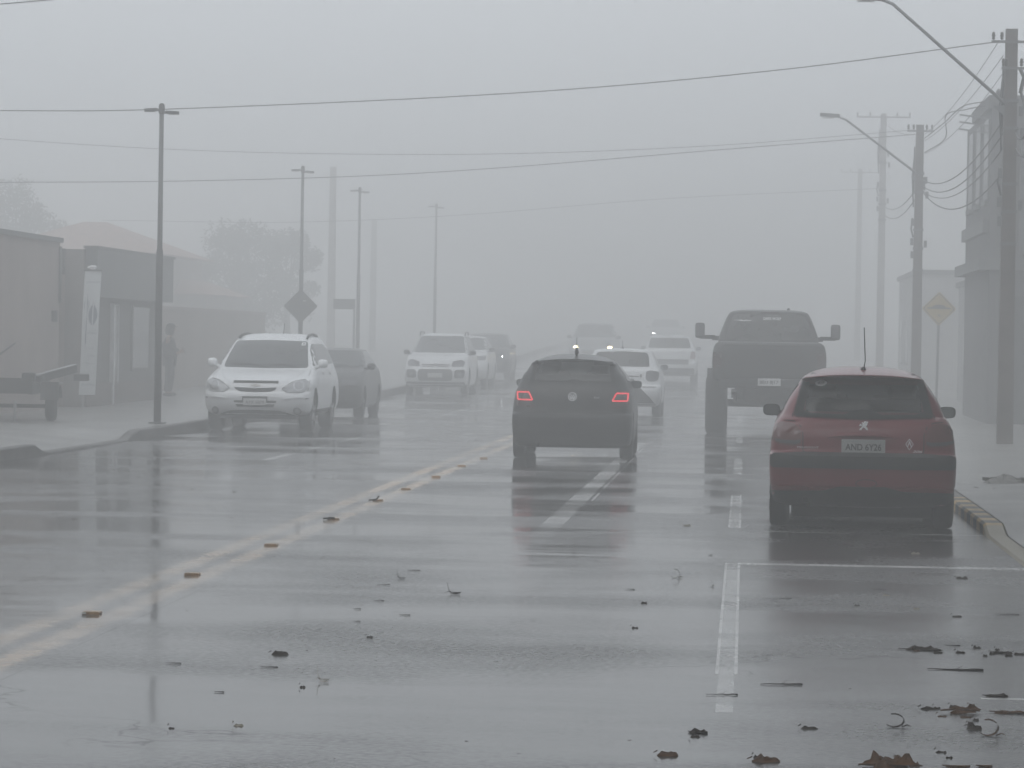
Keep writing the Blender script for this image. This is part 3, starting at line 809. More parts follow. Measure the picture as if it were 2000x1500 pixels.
# ================================================================ BLACK HATCHBACK (driving, tail lamps lit)
def black_hatch():
    p = at(1117, 800, 48.2)
    c = Car('black_hatchback', (p.x, 48.2, 0), R(0.5), 'black hatchback driving away with red tail lamps lit', 'car')
    paint = mat('black_car_paint', (0.007, 0.007, 0.008), 0.36, spec=0.25, coat=0.35, var=0.2, scale=2.0)
    G = (0.40, 4.2, 0.5, 3.2)
    lv = [(0.16, .72, .34, 3.55, .4, 5, .6, 3.5), (0.20, .79, .14, 3.75, .38, 5, .6, 3.5), (0.30, .815, .05, 3.84, .36, 5, .6, 3.5), (0.42, .826, .01, 3.88, .36, 5, .6, 3.5),
          (0.55, .83, .0, 3.9, .36, 5, .6, 3.5), (0.62, .83, .02, 3.88, .36, 4.8, .6, 3.5), (0.645, .828, .06, 3.87, .36, 4.6, .6, 3.5), (0.70, .824, .075, 3.84, .36, 4.4, .6, 3.4),
          (0.82, .812, .095, 3.74, .38, 4.2, .62, 3.4), (0.92, .795, .12, 3.5, .4, 4, .65, 3.2), (0.985, .772, .15, 3.1, .4, 4, .6, 3.1), (1.035, .75, .19, 2.84, *G),
          (1.12, .715, .25, 2.68, *G), (1.22, .67, .33, 2.46, *G), (1.32, .62, .40, 2.22, *G), (1.358, .60, .42, 2.08, *G), (1.366, .595, .30, 2.05, .32, 3.4, .5, 3), (1.380, .585, .28, 2.0, .32, 3.4, .5, 3),
          (1.398, .55, .42, 1.9, .36, 3.4, .5, 3), (1.42, .49, .60, 1.76, .4, 3.3, .5, 3), (1.438, .37, .82, 1.62, .3, 3, .4, 3), (1.446, .2, 1.0, 1.45, .2, 3, .2, 3), (1.448, .03, 1.18, 1.28, .04, 3, .04, 3)]
    c.body(lv, paint, arches=(0.68, 3.15), arch_r=0.335, arch_w=0.27, camber=0.07, belt=1.15, cabin=[((0, 1.6, 1.205), (1.06, 4.4, 0.27)), ((0, 1.42, 1.2), (3, 1.5, 0.26))])
    gl = c.patch('rear_window', M_GLASS, 'rear', rpoly([(-.60, 1.05), (.60, 1.05), (.555, 1.31), (.53, 1.35), (0, 1.355), (-.53, 1.35), (-.555, 1.31)], .05), 0.004)
    def band(pts): c.patch('window_border', M_TRIM, 'rear', pts, 0.0065, 0, 0.04, gl)
    band([(-.59, 1.055), (.59, 1.055), (.585, 1.075), (.12, 1.075), (.06, 1.10), (-.03, 1.10), (-.1, 1.075), (-.585, 1.075)])
    band([(-.59, 1.06), (-.53, 1.06), (-.485, 1.35), (-.535, 1.35)]); band([(.59, 1.06), (.535, 1.35), (.485, 1.35), (.53, 1.06)])
    c.patch('stop_lamp', M_LENSR, 'rear', [(-.06, 1.342), (.04, 1.342), (.04, 1.352), (-.06, 1.352)], .012, 0, .05)
    for sd in (-1, 1):
        q = [(sd*a, b) for a, b in [(.50, .70), (.77, .735), (.79, .90), (.765, .955), (.63, .95)]]; q = q if sd > 0 else q[::-1]
        la = c.patch('tail_lamp', M_LENSD, 'rear', rpoly(q, .02), 0.006, 0.01, 0.04)
        ring_o = [(sd*a, b) for a, b in [(.545, .812), (.745, .815), (.755, .915), (.60, .918)]]
        # lit outline of the lamp: four bars
        for A, B in ((0, 1), (1, 2), (2, 3), (3, 0)):
            c.seam('rear', [ring_o[A], ring_o[B]], 0.018, 'lit_bar', M_LITRED, la, 0.010)
        c.seam('rear', [(sd*.50, .65), (sd*.50, .70), (sd*.60, .965)], 0.009)
        v = 'left' if sd < 0 else 'right'
        w = rpoly([(.72, 1.09), (2.35, 1.06), (2.05, 1.28), (1.85, 1.345), (1.0, 1.345), (.74, 1.27)], .06)
        c.patch('side_window', M_GLASSD, v, w if sd > 0 else w[::-1], 0.004, 0.01, 0.08)
        c.seam(v, [(1.02, .30), (1.0, .7), (1.04, 1.05)], .008); c.seam(v, [(2.4, .26), (2.46, .7), (2.42, 1.0)], .008)
        c.patch('door_handle', paint, v, rpoly([(1.14, .86), (1.32, .86), (1.32, .9), (1.14, .9)], .015), 0.03, 0.0, 0.05)
        c.mirror(sd, .74, .90, 2.4, .965, 1.075, M_TRIM if sd > 0 else M_TRIM)
        q = rpoly([(sd*.36, .62), (sd*.76, .68), (sd*.74, .82), (sd*.5, .78)], .03)
        c.patch('head_lamp', M_LENSC, 'front', q if sd > 0 else q[::-1], 0.006, 0.01, 0.05)
    c.seam('rear', [(-.50, .655), (.50, .655)], 0.010)
    c.seam('rear', [(-.80, .60), (-.5, .615), (.5, .615), (.80, .60)], 0.007)
    c.patch('lower_valance', M_TRIM, 'rear', rpoly([(-.74, .19), (.74, .19), (.77, .33), (.5, .36), (-.5, .36), (-.77, .33)], .03), 0.006, 0.02, 0.05)
    rb = c.patch('roundel', M_SILVER, 'rear', ellipse(0, .865, .058, .058, 32), 0.008, 0.006, 0.02)
    c.patch('roundel_field', M_TRIM, 'rear', ellipse(0, .865, .049, .049, 28), 0.0095, 0, 0.02, rb)
    for q in ([(-.030, .895), (-.018, .897), (0, .868), (.018, .897), (.030, .895), (.004, .856), (-.004, .856)],
              [(-.043, .872), (-.034, .882), (-.018, .846), (0, .868), (.018, .846), (.034, .882), (.043, .872), (.022, .824), (.014, .824), (0, .848), (-.014, .824), (-.022, .824)]):
        c.patch('roundel_letter', M_SILVER, 'rear', q, 0.011, 0, 0.05, rb)
    c.text('model_lettering', M_SILVER, 'rear', 'Gol', .33, .858, .022, .07, 0.006)
    c.patch('windscreen', M_GLASS, 'front', rpoly([(-.66, 1.06), (.66, 1.06), (.54, 1.38), (-.54, 1.38)], .05), 0.004, 0.01, 0.06)
    c.patch('front_grille', M_TRIM, 'front', rpoly([(-.5, .30), (.5, .30), (.5, .48), (-.5, .48)], .05), 0.006, 0.01, 0.06)
    c.seats([(1.0, 'rear_seat'), (1.95, 'seat')], 1.02)
    c.wheels(1.47, .68, 3.15, .295, .19, M_STEELRIM)
    mf = MB(); mf.lathe([(.026, 0), (.026, .2), (0, .2)], Matrix.Translation((-.46, .3, .2)) @ Matrix.Rotation(PI/2, 4, 'X'), 14)
    mf.box((-.25, .5, .22), (.5, .28, .12), bevel=.04); mf.box((.2, .75, .21), (.2, .4, .1), bevel=.03); mf.tube([(-.6, .66, .24), (.6, .66, .24)], .045, 8); mf.build('silencer', M_UNDER, c.root)
    mb = MB().tube([(.03, .62, 1.415), (.03, .60, 1.52), (.03, .58, 1.68)], [.012, .006, .004], 6); mb.lathe([(.012, 0), (.03, .05), (.012, .12)], Matrix.Translation((.03, .615, 1.42)), 10)
    mb.build('antenna', M_TRIM, c.root)
    return c
black_hatch()

# ================================================================ LIFTED PICKUP (parked, seen from behind)
def pickup():
    Y = 62.6; p = at(1502, 750, Y)
    c = Car('lifted_pickup_truck', (p.x, Y, 0), R(0.2), 'huge dark lifted pickup truck with towing mirrors parked ahead of red car', 'pickup truck')
    paint = mat('dark_truck_paint', (0.012, 0.012, 0.0125), 0.34, coat=0.2, var=0.2)
    c.body([(0.95, .90, .12, 5.6, .2, 8, .5, 4), (1.0, .98, .04, 5.75, .2, 8, .5, 4), (1.10, 1.0, .02, 5.8, .2, 8, .5, 4), (1.28, 1.01, .02, 5.82, .22, 7, .5, 4), (1.45, 1.005, .02, 5.8, .22, 7, .5, 4),
            (1.56, .985, .03, 5.7, .22, 6, .5, 3.6), (1.62, .955, .05, 5.4, .22, 6, .5, 3.4), (1.655, .90, .09, 4.6, .2, 6, .5, 3.2), (1.665, .85, .2, 4.4, .2, 5, .5, 3)],
           paint, arches=(1.15, 4.85), arch_r=0.56, arch_w=0.35)
    # cab
    cab = Car.__new__(Car); cab.root = c.root
    cab.body([(1.5, .93, 1.95, 4.75, .25, 5, .5, 3.5), (1.64, .92, 1.96, 4.6, .25, 5, .5, 3.5), (1.75, .90, 1.99, 4.35, .25, 5, .5, 3.5), (1.9, .85, 2.03, 4.1, .25, 5, .5, 3.5), (2.05, .79, 2.08, 3.8, .25, 5, .5, 3.5), (2.15, .745, 2.12, 3.55, .25, 4.5, .5, 3.5),
              (2.205, .70, 2.15, 3.4, .28, 4, .5, 3.2), (2.235, .60, 2.22, 3.25, .28, 3.6, .5, 3), (2.255, .40, 2.4, 3.1, .2, 3, .3, 3), (2.26, .05, 2.7, 2.8, .04, 3, .04, 3)], paint)
    cab.b.name = 'cab'
    gl = cab.patch('rear_window', M_GLASSO, 'rear', rpoly([(-.80, 1.70), (.80, 1.70), (.665, 2.13), (.60, 2.16), (-.60, 2.16), (-.665, 2.13)], .06), 0.004, 0.01, 0.06)
    cab.patch('wing_sticker', M_STICK, 'rear', [(-.66, 2.055), (-.56, 2.058), (-.50, 2.066), (-.46, 2.05), (-.42, 2.064), (-.36, 2.062), (-.30, 2.055), (-.36, 2.045), (-.42, 2.045), (-.46, 2.035), (-.50, 2.045), (-.56, 2.047)], 0.006, 0, 0.2, gl)
    cab.text('sticker_lettering', M_STICK, 'rear', 'DARK WOLF', .06, 2.09, .052, .32, 0.007, parent=gl, bold=0.03)
    cab.text('small_sticker_lettering', mat('sticker_grey', (.3, .3, .31), .5), 'rear', 'RAM 4X4', .06, 2.15, .03, .2, 0.007, parent=gl)
    MB().box((.02, cab.hit('rear', 0, 2.2)[0].y-.01, 2.20), (.34, .03, .03), bevel=.006).build('stop_lamp', M_LENSD, gl)
    MB().sphere((.36, 2.45, 2.265), (.03, .05, .03), 10, 6).build('roof_marker', M_TRIM, c.root)
    for sd in (-1, 1):
        v = 'left' if sd < 0 else 'right'
        w = rpoly([(2.25, 1.72), (4.2, 1.72), (3.7, 2.1), (2.4, 2.12)], .08); cab.patch('side_window', M_GLASSO, v, w if sd > 0 else w[::-1], 0.004, 0.01, 0.1)
        # towing mirror: upright head on a long arm
        mb = MB(); mb.box((sd*1.27, 3.95, 1.865), (.18, .14, .29), bevel=.05); o = mb.build('towing_mirror', M_TRIM, c.root)
        ar = MB(); ar.box((sd*1.13, 3.98, 1.745), (.30, .08, .075), bevel=.02); ar.box((sd*.97, 4.0, 1.725), (.14, .06, .085), bevel=.015); ar.build('mirror_arm', M_TRIM, o)
        MB().box((sd*1.27, 3.876, 1.875), (.145, .006, .235), bevel=.002).build('mirror_glass', M_LENSG, o)
        q = [(sd*.84, 1.19), (sd*.985, 1.19), (sd*.99, 1.47), (sd*.84, 1.47)]; q = q if sd > 0 else q[::-1]
        la = c.patch('tail_lamp', M_LENSD, 'rear', rpoly(q, .02), 0.01, 0.01, 0.05)
        for z in (1.22, 1.44): c.patch('lamp_bar', M_LENSG, 'rear', [(sd*.86, z), (sd*.93, z), (sd*.93, z+.02), (sd*.86, z+.02)][::1 if sd > 0 else -1], 0.013, 0, 0.05, la)
        c.seam('rear', [(sd*.81, 1.05), (sd*.81, 1.60)], 0.012)
        # lifted wheel with a fender flare
        fl = MB(); n = 16; vs = []; fs = []
        for i in range(n+1):
            t = PI*i/n; r0, r1 = .57, .63
            for r in (r0, r1):
                for x in (.985, 1.10): vs.append((sd*x, 1.15+r*math.cos(t), .55+r*math.sin(t)))
        for i in range(n):
            a, b = i*4, (i+1)*4
            fs += [[a, a+1, b+1, b], [a+1, a+3, b+3, b+1], [a+3, a+2, b+2, b+3], [a+2, a, b, b+2]]
        fl.add(vs, fs).build('wheel_flare', M_TRIM, c.root)
    c.seam('rear', [(-.81, 1.055), (.81, 1.055)], .012); c.seam('rear', [(-.81, 1.595), (.81, 1.595)], .01)
    c.patch('tailgate_handle', M_TRIM, 'rear', rpoly([(-.14, 1.47), (.14, 1.47), (.14, 1.54), (-.14, 1.54)], .02), 0.015, 0.0, 0.05)
    c.patch('tailgate_lip', M_TRIMG, 'rear', [(-.80, 1.60), (.80, 1.60), (.78, 1.625), (-.78, 1.625)], 0.03, 0.02, 0.1)
    bp = MB().box((0, -.06, .93), (1.82, .2, .17), bevel=.04).build('rear_bumper', M_TRIM, c.root)
    pl = MB().box((0.0, -.17, .955), (.40, .014, .13), bevel=.004).build('licence_plate', M_PLATEW, c.root)
    vs, fs = text_mesh('BEU 8J17', .07, width=.33, bold=.02); MB().add([(v.x, -.1785, .945+v.y) for v in vs], fs).build('plate_characters', M_INK, pl)
    ch = MB()
    ch.tube([(-.85, 1.15, .56), (.85, 1.15, .56)], .07, 10); ch.sphere((.12, 1.15, .55), (.2, .2, .19), 14, 8)
    for x in (-.5, .5):
        ch.box((x, 2.9, .86), (.12, 5.2, .18)); ch.tube([(x*1.2, 1.15, .55), (x*1.1, .8, .95)], .04, 8); ch.bar((x*1.25, .2, .80), (x*1.25, 2.1, .66), .08, .05)
    ch.box((0, .25, .76), (.5, .12, .12)); ch.box((0, .02, .72), (.1, .3, .08)); ch.tube([(.55, .1, .72), (.6, .9, .74), (.4, 2.0, .8)], .05, 10); ch.box((-.28, .75, .72), (.34, .7, .22), bevel=.05)
    ch.box((.0, 3.2, .75), (1.1, 1.6, .35), bevel=.05)
    ch.build('chassis', M_UNDER, c.root)
    for x in (-.93, .93):
        for y in (1.15, 4.85): c.wheel(x, y, .52, .40, M_STEELRIM, .50, 8)
    return c
pickup()

# ================================================================ WHITE SUV facing the camera
def suv():
    Y = 59.4; p = at(497, 800, Y)
    c = Car('white_suv', (p.x, Y+0.02, 0), R(180), 'white SUV parked facing the camera by the left kerb, nearest the street lamp', 'car')
    # root sits below the front bumper; the body runs towards -Y of the car
    off = 4.60
    paint = mat('white_car_paint', (0.82, 0.84, 0.85), 0.3, coat=0.4, var=0.04, scale=2)
    def lv_(rows): return [(z, w, a-off, b-off, dr, nr, df, nf) for z, w, a, b, dr, nr, df, nf in rows]
    F = (.62, 3.2)
    lv = lv_([(0.28, .80, .3, 4.30, .4, 5, *F), (0.32, .87, .1, 4.46, .4, 5, *F), (0.40, .905, .04, 4.54, .4, 5, *F), (0.50, .92, .0, 4.585, .4, 5, *F), (0.60, .925, 0, 4.60, .4, 5, *F), (0.665, .925, 0, 4.58, .4, 5, *F), (0.69, .925, .01, 4.555, .4, 5, *F),
          (0.78, .925, .03, 4.53, .4, 5, *F), (0.86, .92, .05, 4.47, .4, 5, .66, 3), (0.91, .91, .06, 4.34, .4, 5, .68, 3), (0.96, .895, .07, 4.12, .4, 5, .66, 3), (1.01, .88, .08, 3.80, .4, 4.6, .6, 3), (1.05, .868, .09, 3.50, .4, 4.4, .5, 3.2), (1.085, .855, .1, 3.36, .4, 4.4, .45, 3.4),
          (1.18, .825, .13, 3.22, .4, 4.2, .42, 3.6), (1.32, .77, .19, 2.99, .4, 4, .42, 3.6), (1.46, .71, .26, 2.74, .4, 4, .42, 3.6), (1.54, .67, .31, 2.57, .4, 4, .42, 3.4), (1.60, .625, .37, 2.38, .4, 3.8, .42, 3.2), (1.64, .56, .45, 2.2, .4, 3.4, .4, 3),
          (1.665, .44, .6, 2.0, .3, 3, .3, 3), (1.677, .24, .85, 1.75, .2, 3, .2, 3), (1.68, .03, 1.2, 1.4, .04, 3, .04, 3)])
    c.body(lv, paint, arches=(.95-off, 3.66-off), arch_r=.385, arch_w=.3)
    gl = c.patch('windscreen', M_SCREEN, 'front', rpoly([(-.735, 1.105), (-.68, 1.088), (0, 1.083), (.68, 1.088), (.735, 1.105), (.635, 1.51), (.60, 1.545), (0, 1.56), (-.60, 1.545), (-.635, 1.51)], .04), 0.004, 0.01, 0.05)
    c.patch('windscreen_sticker', M_STICK, 'front', rpoly([(-.60, 1.47), (-.535, 1.47), (-.535, 1.52), (-.60, 1.52)], .006), 0.007, 0, 0.05, gl)
    c.patch('sticker_mark', M_INK, 'front', rpoly([(-.583, 1.485), (-.552, 1.485), (-.552, 1.507), (-.583, 1.507)], .003), 0.009, 0, 0.05, gl)
    c.seam('front', [(-.70, 1.098), (0, 1.086), (.70, 1.098)], 0.022, 'cowl', M_TRIM)
    c.seam('front', [(.02, 1.10), (.35, 1.14), (.60, 1.13)], 0.012, 'wiper', M_TRIM, None, .012); c.seam('front', [(-.55, 1.10), (-.3, 1.135), (-.05, 1.13)], 0.012, 'wiper', M_TRIM, None, .012)
    for sd in (-1, 1):
        q = [(sd*a, b) for a, b in [(.46, .735), (.55, .685), (.76, .69), (.855, .73), (.86, .875), (.80, .89), (.66, .865), (.56, .81)]]; q = q if sd > 0 else q[::-1]
        la = c.patch('head_lamp', M_LENSC, 'front', rpoly(q, .03), 0.006, 0.01, 0.04)
        qq = [(sd*a, b) for a, b in [(.445, .735), (.55, .672), (.765, .677), (.868, .722), (.873, .885), (.80, .902), (.655, .877), (.55, .818), (.445, .735)]]
        c.seam('front', qq, .012, 'lamp_gap')
        cc = ellipse(sd*.715, .79, .075, .075, 24); c.seam('front', cc+[cc[0]], .014, 'lamp_reflector', M_CHROME, la, .012)
        c.patch('lamp_bulb', M_LENSC, 'front', ellipse(sd*.715, .79, .05, .05, 20), .009, 0, .03, la)
        # hood creases drawn as grey shade lines, swage on the bumper, fog lamp
        c.seam('front', [(sd*a, b) for a, b in [(.72, 1.05), (.66, .97), (.53, .89), (.46, .84)]], .010, 'bonnet_crease_shade', mat('crease_shade', (.45, .46, .47), .5))
        c.seam('front', [(sd*a, b) for a, b in [(.80, .90), (.82, .96), (.79, 1.06)]], .006)
        q = [(sd*a, b) for a, b in [(.46, .575), (.62, .598), (.80, .605), (.80, .59), (.62, .578), (.48, .555)]]; q = q if sd > 0 else q[::-1]
        c.patch('bumper_crease', paint, 'front', q, .02, .01, .05)
        c.patch('side_marker', M_LENSG, 'front', rpoly([(sd*.83, .565), (sd*.875, .565), (sd*.875, .59), (sd*.83, .59)][::1 if sd > 0 else -1], .006), .006, .01, .05)
        fr = c.patch('fog_lamp', M_TRIMG, 'front', ellipse(sd*.70, .365, .065, .06, 24), .008, .01, .04)
        c.patch('fog_lens', M_LENSC, 'front', ellipse(sd*.70, .362, .04, .038, 20), .011, 0, .03, fr)
        v = 'left' if sd < 0 else 'right'
        w = rpoly([(.45-off, 1.16), (3.15-off, 1.12), (2.7-off, 1.40), (2.45-off, 1.50), (.9-off, 1.50), (.5-off, 1.38)], .08); c.patch('side_window', M_GLASSO, v, w if sd > 0 else w[::-1], .004, .01, .1)
        for x in (1.45, 2.45): c.seam(v, [(x-off, .4), (x-off, 1.12)], .008)
        c.seam(v, [(3.28-off, .42), (3.3-off, .85), (3.2-off, 1.08)], .008)
        for x in (1.6, 2.6): c.patch('door_handle', M_TRIMG, v, rpoly([(x-.1-off, .96), (x+.1-off, .96), (x+.1-off, 1.0), (x-.1-off, 1.0)], .015), .03, 0, .05)
        c.patch('sill', M_TRIM, v, [(1.35-off, .33), (3.26-off, .33), (3.24-off, .38), (1.37-off, .38)], .008, .01, .1)
        c.mirror(sd, .88, 1.05, 3.02-off, 1.09, 1.24, paint)
        rl = MB().tube([(sd*.57, .65-off, 1.61), (sd*.575, .9-off, 1.655), (sd*.58, 1.5-off, 1.672), (sd*.585, 2.1-off, 1.648), (sd*.60, 2.34-off, 1.60)], .022, 8); rl.build('roof_rail', M_TRIMG, c.root)
    c.patch('upper_grille', M_TRIM, 'front', [(-.385, .828), (.385, .828), (.385, .868), (-.385, .868)], .006, .01, .05)
    c.patch('lower_grille', M_TRIM, 'front', rpoly([(-.26, .688), (0, .672), (.26, .688), (.345, .725), (.36, .757), (0, .742), (-.36, .757), (-.345, .725)], .01), .006, .01, .05)
    c.patch('bowtie_badge', mat('bowtie_grey', (.36, .35, .33), .35, metal=.4), 'front', [(-.085, .778), (-.03, .778), (-.03, .769), (.03, .769), (.03, .778), (.075, .778), (.085, .80), (.03, .80), (.03, .809), (-.03, .809), (-.03, .80), (-.075, .80)], .012, .008, .05, None, False)
    bg_ = c.patch('bumper_grille', M_TRIM, 'front', rpoly([(-.31, .43), (.31, .43), (.37, .535), (-.37, .535)], .02), .006, .01, .05)
    c.patch('grille_bar', paint, 'front', [(-.34, .478), (.34, .478), (.35, .500), (-.35, .500)], .012, 0, .05, bg_)
    c.patch('lower_valance', M_TRIM, 'front', rpoly([(-.66, .282), (.66, .282), (.52, .335), (.40, .365), (0, .375), (-.40, .365), (-.52, .335)], .03), .008, .01, .05)
    c.patch('plate_holder', M_TRIM, 'front', [(-.215, .45), (.215, .45), (.215, .605), (-.215, .605)], .012, .01, .05)
    c.plate('front', 0, .515, .39, .11, M_PLATE, 'AYX 5079', .028)
    c.wheels(1.56, .95-off, 3.66-off, .355, .235, M_RIM)
    ub = MB().box((0, 2.3-off, .27), (1.3, 3.8, .10)); ub.build('underbody', M_UNDER, c.root)
    c.antenna([(.0, 1.0-off, 1.66), (.0, .85-off, 1.86)], .005)
    return c
suv()

# ================================================================ generic hatchback / saloon used for the further cars
def simple_levels(L, hw, H, belt, hood_y, cowl_y, roof0, roof1, off=0.0, tail=None, bump=.2):
    """boxy family-car loft; tail = (deck height, deck length) for a saloon"""
    G = (.4, 4.2, .5, 3.2); q = [(.20, hw*.88, .3, L-.3, .4, 5, .6, 3.4), (.26, hw*.96, .1, L-.1, .4, 5, .6, 3.4), (.42, hw*.995, .02, L-.02, .38, 5, .6, 3.4), (.55, hw, 0, L, .36, 5, .6, 3.4), (.64, hw, .03, L-.02, .36, 5, .6, 3.4), (.68, hw*.995, .08, L-.05, .36, 4.6, .6, 3.4),
       (.80, hw*.98, .10, L-.14, .38, 4.4, .62, 3.3), (belt-.08, hw*.96, .13, hood_y+.45, .4, 4.2, .65, 3.2), (belt-.03, hw*.94, .16, hood_y, .4, 4, .6, 3.2)]
    y0 = roof0
    if tail:
        q[-1] = (belt-.03, hw*.94, .2, hood_y, .4, 4, .6, 3.2); ys = tail[1]
    else: ys = .19
    q += [(belt, hw*.91, ys, cowl_y, *G)]
    h = H-belt
    for f, wf, rf in ((.25, .86, .25), (.5, .805, .5), (.75, .745, .75), (.88, .70, .88)):
        q.append((belt+h*f, hw*wf, ys+(roof0-ys)*rf, cowl_y+(roof1-cowl_y)*rf, *G))
    q += [(H-.035, hw*.64, roof0-.02, roof1-.1, .4, 3.8, .5, 3.2), (H-.012, hw*.45, roof0+.1, roof1-.3, .3, 3.2, .4, 3), (H-.002, hw*.22, roof0+.35, roof1-.6, .2, 3, .2, 3), (H, hw*.04, roof0+.6, roof1-.7, .04, 3, .04, 3)]
    return [(z, w, a-off, b-off, dr, nr, df, nf) for z, w, a, b, dr, nr, df, nf in q]

# ---- white hatchback just ahead of the black one
def white_hatch():
    Y = 76.0; p = at(1213, 750, Y); zz = zt(Y+1)
    c = Car('white_hatchback', (p.x, Y, zz), 0, 'white hatchback partly hidden behind the black one, seen from the rear', 'car')
    paint = MATS['white_car_paint']
    c.body(simple_levels(4.05, .86, 1.45, 1.03, 3.1, 2.85, .42, 2.0), paint, arches=(.72, 3.3), arch_r=.335, arch_w=.27)
    gl = c.patch('rear_window', M_GLASSO, 'rear', rpoly([(-.60, 1.06), (.60, 1.06), (.57, 1.30), (.52, 1.365), (0, 1.385), (-.52, 1.365), (-.57, 1.30)], .04), .005, .01, .05)
    for sd in (-1, 1):
        q = [(sd*a, b) for a, b in [(.52, .80), (.58, .745), (.74, .745), (.80, .80), (.81, .95), (.62, .985), (.53, .96)]]; q = q if sd > 0 else q[::-1]
        c.patch('tail_lamp', M_LENSG, 'rear', rpoly(q, .04), .006, .01, .04)
        v = 'left' if sd < 0 else 'right'; w = rpoly([(.7, 1.08), (2.45, 1.06), (2.05, 1.31), (1.9, 1.36), (.85, 1.36)], .06)
        c.patch('side_window', M_GLASSO, v, w if sd > 0 else w[::-1], .004, .01, .1)
        c.seam(v, [(1.25, .3), (1.25, 1.05)], .008); c.seam(v, [(2.5, .3), (2.5, 1.02)], .008)
        c.mirror(sd, .78, .95, 2.45, .98, 1.10, M_TRIM)
        c.patch('bumper_crease', M_TRIMG, 'rear', [(sd*.46, .615), (sd*.74, .615), (sd*.74, .635), (sd*.46, .635)][::1 if sd > 0 else -1], .004, 0, .05)
    c.patch('hatch_handle', M_TRIMG, 'rear', [(-.24, .84), (.38, .84), (.38, .862), (-.24, .862)], .006, 0, .05)
    c.patch('badge', M_TRIMG, 'rear', rpoly([(.40, .83), (.44, .83), (.44, .90), (.40, .90)], .01), .006, 0, .05)
    c.patch('plate_recess', M_TRIM, 'rear', rpoly([(-.30, .66), (.30, .66), (.27, .80), (-.27, .80)], .02), .004, 0, .05)
    c.plate('rear', 0, .73, .39, .12, M_PLATE, None, .012)
    c.patch('lower_valance', M_TRIM, 'rear', rpoly([(-.75, .24), (.75, .24), (.62, .40), (.42, .60), (-.42, .60), (-.62, .40)], .02), .006, .01, .05)
    c.patch('windscreen', M_GLASSO, 'front', rpoly([(-.68, 1.06), (.68, 1.06), (.55, 1.37), (-.55, 1.37)], .05), .004, .01, .08)
    c.wheels(1.5, .72, 3.3, .30, .2, M_RIM)
    mb = MB().tube([(0, .7, 1.43), (0, .66, 1.52), (0, .62, 1.62)], [.012, .007, .005], 6); mb.lathe([(.03, 0), (.03, .03), (.01, .05)], Matrix.Translation((0, .7, 1.43)), 10); mb.build('antenna', M_TRIM, c.root)
white_hatch()

# ---- pale car further ahead, beside the truck
def far_white():
    Y = 113.0; p = at(1307, 700, Y)
    c = Car('pale_suv', (p.x, Y, zt(Y+1)), 0, 'pale boxy car fading into fog left of the pickup', 'car')
    paint = MATS['white_car_paint']
    c.body(simple_levels(4.4, .88, 1.52, 1.06, 3.4, 3.1, .35, 2.3), paint, arches=(.8, 3.5), arch_r=.36, arch_w=.27)
    c.patch('rear_window', M_GLASSO, 'rear', rpoly([(-.68, 1.10), (.68, 1.10), (.60, 1.42), (-.60, 1.42)], .05), .005, .01, .06)
    c.patch('plate_recess', M_TRIMG, 'rear', rpoly([(-.62, .58), (.62, .58), (.62, .74), (-.62, .74)], .03), .005, .01, .06)
    c.patch('lower_valance', M_TRIM, 'rear', rpoly([(-.8, .24), (.8, .24), (.8, .46), (-.8, .46)], .03), .006, .01, .06)
    for sd in (-1, 1):
        q = [(sd*.66, .76), (sd*.83, .76), (sd*.82, 1.0), (sd*.70, 1.0)]; c.patch('tail_lamp', M_LENSR, 'rear', rpoly(q[::1 if sd > 0 else -1], .03), .006, .01, .05)
        v = 'left' if sd < 0 else 'right'; w = rpoly([(.6, 1.12), (2.7, 1.10), (2.3, 1.42), (.75, 1.42)], .06); c.patch('side_window', M_GLASSO, v, w if sd > 0 else w[::-1], .004, .01, .1)
        c.mirror(sd, .82, .98, 2.6, 1.03, 1.15, M_TRIM)
    c.wheels(1.54, .8, 3.5, .33, .21, M_RIM)
far_white()

# ---- cars facing the camera
def facing(name, px, Y, label, cat, L, hw, H, belt, hood_y, cowl_y, roof0, roof1, paint, wheel_r=.31, lit=None, rails=False, dust=None, group=None, py=700):
    p = at(px, py, Y); off = L
    c = Car(name, (p.x, Y, zt(Y+1)), R(180), label, cat, group)
    c.body(simple_levels(L, hw, H, belt, hood_y, cowl_y, roof0, roof1, off), paint, arches=(.75-off, L-.85-off), arch_r=wheel_r+.04, arch_w=.27)
    k = hw/.86; t = (H-belt)
    c.patch('windscreen', M_SCREEN, 'front', rpoly([(-.70*k, belt+.03), (.70*k, belt+.03), (.575*k, belt+t*.86), (-.575*k, belt+t*.86)], .06), .004, .01, .06)
    for sd in (-1, 1):
        v = 'left' if sd < 0 else 'right'; w = rpoly([(.5-off, belt+.06), (cowl_y-.25-off, belt+.03), (roof1-.05-off, belt+t*.84), (roof0+.3-off, belt+t*.84)], .07)
        c.patch('side_window', M_GLASSO, v, w if sd > 0 else w[::-1], .004, .01, .1)
        c.seam(v, [(L*.45-off, .35), (L*.45-off, belt)], .008)
        c.mirror(sd, hw*.95, hw*.95+.17, cowl_y-.3-off, belt-.03, belt+.1, M_TRIM if dust is None else dust)
    c.wheels(2*hw-.24, .75-off, L-.85-off, wheel_r, .2, M_STEELRIM)
    return c, k
M_FOGCARP = mat('fog_toned_car_paint', (0.30, 0.31, 0.32), .35, coat=.3, var=.1)  # grey tone puts the fog's fading into the far cars' colour
M_DARKP = mat('dark_grey_car_paint', (0.018, 0.019, 0.02), .35, coat=.2, var=.2)
c, k = facing('dark_saloon', 622, 69.6, 'dark car parked directly behind the white SUV', 'car', 4.3, .85, 1.40, 1.0, 3.35, 3.05, .9, 2.2, M_DARKP, .3)
